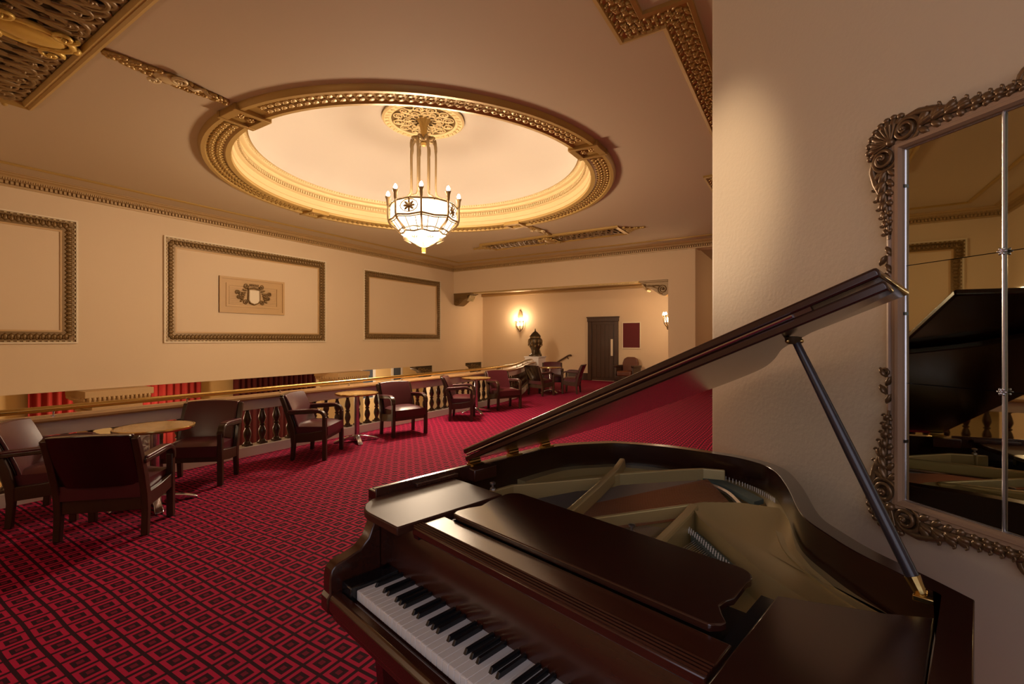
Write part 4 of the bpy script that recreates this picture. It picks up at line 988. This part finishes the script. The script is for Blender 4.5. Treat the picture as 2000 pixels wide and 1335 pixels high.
def mframe(prof):
    b = MB(); vs = []; cs_ = [(-1, MBt, -1), (1, MBt, -1), (1, MT, 1), (-1, MT, 1)]
    for sx, z0, sz in cs_:
        for a, d in prof: vs.append((sx*(ML-a), d, z0-sz*a))
    k = len(prof)
    return b.add(vs, [(i*k+j, i*k+(j+1) % k, ((i+1) % 4)*k+(j+1) % k, ((i+1) % 4)*k+j) for i in range(4) for j in range(k)])
obj('inner_bead', mframe([(.0035, -.018), (.0035, -.023), (.001, -.025), (0, -.025), (0, -.018)]), 'leadbar', MR)
obj('frame', mframe(fp), 'framepl', MR, smooth=30)
obj('outer_bead', mframe([(-.036, 0), (-.036, -.028), (-.044, -.034), (-.054, -.028), (-.058, -.014), (-.058, 0)]), 'framepl', MR, smooth=30)
N3 = Vector((0, -1, 0))
def carve_run(b, P, W0, step=.026, sgn=1):
    """acanthus run along P: overlapping curled lobes with a central rib, half-width list W0"""
    n = len(P); b.tube([Vector(q)+N3*.002 for q in P], [.006]*(n-1)+[.004], 6)
    for i in range(n-1):
        p, q = Vector(P[i]), Vector(P[i+1]); d = (q-p).normalized(); sd = d.cross(N3)*sgn; m = max(1, int((q-p).length/step))
        for k in range(m):
            t_ = k/m; c = p.lerp(q, t_); w_ = W0[i]*(1-t_)+W0[i+1]*t_
            for f_, l_, wd, th in ((1.1, 1.25, .030, .011), (.35, 1.25, .020, .014), (-.75, .95, .022, .011)):
                dd = d*.8+sd*f_; dn = dd.normalized(); b.petal(c-sd*w_*.10, dd, N3, w_*l_, wd, th, 8, 6)
            tp = c+(d*.8+sd*1.1).normalized()*w_*1.0
            b.spiral(tp+N3*.004, d, sd, N3, .007, 1.1, .0035, a0=pi/2, sgn=-1, n=10)
for sx in (-1, 1):
    for sz, z0 in ((1, MT), (-1, MBt)):
        cx, cz = sx*(ML+.036), z0+sz*.036
        X, Z = Vector((sx, 0, 0)), Vector((0, 0, sz))
        c = Vector((cx, -.030, cz))
        sh_ = MB(); base = c+X*-.005+Z*-.005
        for k in range(9):                   # scallop shell
            a = radians(8+k*9.5*1.0)+radians(-14); a = radians(-20+k*16.25)
            dd = X*cos(a)+Z*sin(a)
            sh_.petal(base, dd, N3, .088, .024, .015, 8, 6); sh_.ell(base+dd*.078+N3*.004, dd*.010, dd.cross(N3)*.0115, N3*.009, 8, 5)
            sh_.tube([base+N3*.012, base+dd*.055+N3*.018], [.005, .003], 5)
        sh_.ell(base+N3*.01, X*.014, Z*.014, N3*.012); obj('corner_shell', sh_, 'carve', MR)
        for nm, E1, E2, run, w0, far in (('side', Z*-1, X, .26, .042, .23), ('top', X*-1, Z, .30, .050, .20)):
            cv_ = MB(); s0 = c+E1*.052+E2*.018+N3*.004
            cv_.spiral(s0, E2, E1, N3, .036, 2.1, .0088, a0=pi, sgn=-1, n=48, lift=.018)
            cv_.tube([s0+E2*.036+E1*.0, s0+E2*.040+E1*.03, s0+E2*.030+E1*.07, s0+E2*.014+E1*.11], [.011, .012, .011, .008], 6)
            P = [s0+E1*.03+E2*-.004, s0+E1*.10+E2*.0, s0+E1*.17-E2*.008, s0+E1*run-E2*.014]
            carve_run(cv_, P, [.046, .036, .022, .012], sgn=1 if (E1.cross(N3)).dot(E2) > 0 else -1)
            bd_ = [s0+E1*.0+E2*-.03, s0+E1*.05+E2*.028, s0+E1*.12+E2*.024, s0+E1*.20+E2*.004, s0+E1*run-E2*.010]
            obj('carved_spray', cv_, 'carve', MR)
            bb_ = MB(); n_p = []
            for P_ in catmull([tuple(q) for q in [s0-E2*.034-E1*.04, s0+E2*.034-E1*.03, s0+E2*.042+E1*.03, s0+E2*.026+E1*.11, s0+E2*.006+E1*.19, s0-E2*.012+E1*run, s0-E2*.034+E1*run]], 4): n_p.append(P_)
            m = len(n_p); bb_.add([(q[0], -.002, q[2]) for q in n_p]+[(q[0], -.028, q[2]) for q in n_p], [tuple(range(m)), tuple(range(m, 2*m))]+[(i, (i+1) % m, m+(i+1) % m, m+i) for i in range(m)])
            obj('spray_ground', bb_, 'carve', MR)
            if nm == 'side':
                e_ = MB(); q0 = s0+E1*(run+.02)-E2*.004
                for k in range(4): e_.petal(q0+E1*.028*k, E1+E2*(.6 if k % 2 else -.5), N3, .040, .016, .012)
                e_.spiral(q0+E1*.10+E2*.004, E2, E1, N3, .014, 1.3, .005, n=16); obj('small_spray', e_, 'carve', MR)
for sz, z0 in ((1, MT), (-1, MBt)):          # crest at the middle of top and bottom
    Z = Vector((0, 0, sz)); c = Vector((0, -.028, z0+sz*.05)); cr_ = MB()
    for k in range(7): a = radians(30+k*20); cr_.petal(c, Vector((cos(a), 0, 0))+Z*sin(a), N3, .06, .02, .014)
    for sx in (-1, 1):
        cr_.spiral(c+Vector((sx*.06, 0, 0))+Z*.012, Vector((sx, 0, 0)), Z, N3, .026, 1.7, .009, a0=0, sgn=1, n=28, lift=.012)
        cr_.tube([c+Vector((sx*.08, 0, 0))+Z*.0, c+Vector((sx*.13, 0, 0))-Z*.012, c+Vector((sx*.17, 0, 0))-Z*.012], [.012, .010, .006], 6)
    obj('crest', cr_, 'carve', MR)

# ---------------------------------------------------------------- assumed spotlight, out of view, added to brighten the pier
SP = thing('assumed_ceiling_spotlight', 'assumed small bronze ceiling spotlight aimed at the slanted pier', 'spotlight', (-1.9, .9, ZC))
obj('can', MB().lathe([(0, 0), (.05, 0), (.05, -.14), (.044, -.14), (.044, -.02), (0, -.02)], 16), 'bronze', SP)
sp = lamp('assumed_spotlight_beam', 'SPOT', (-1.9, .9, ZC-.13), 300, WARM2, .06, spot_size=radians(20), spot_blend=1.0); aim(sp, (-.36, 2.56, 2.25))
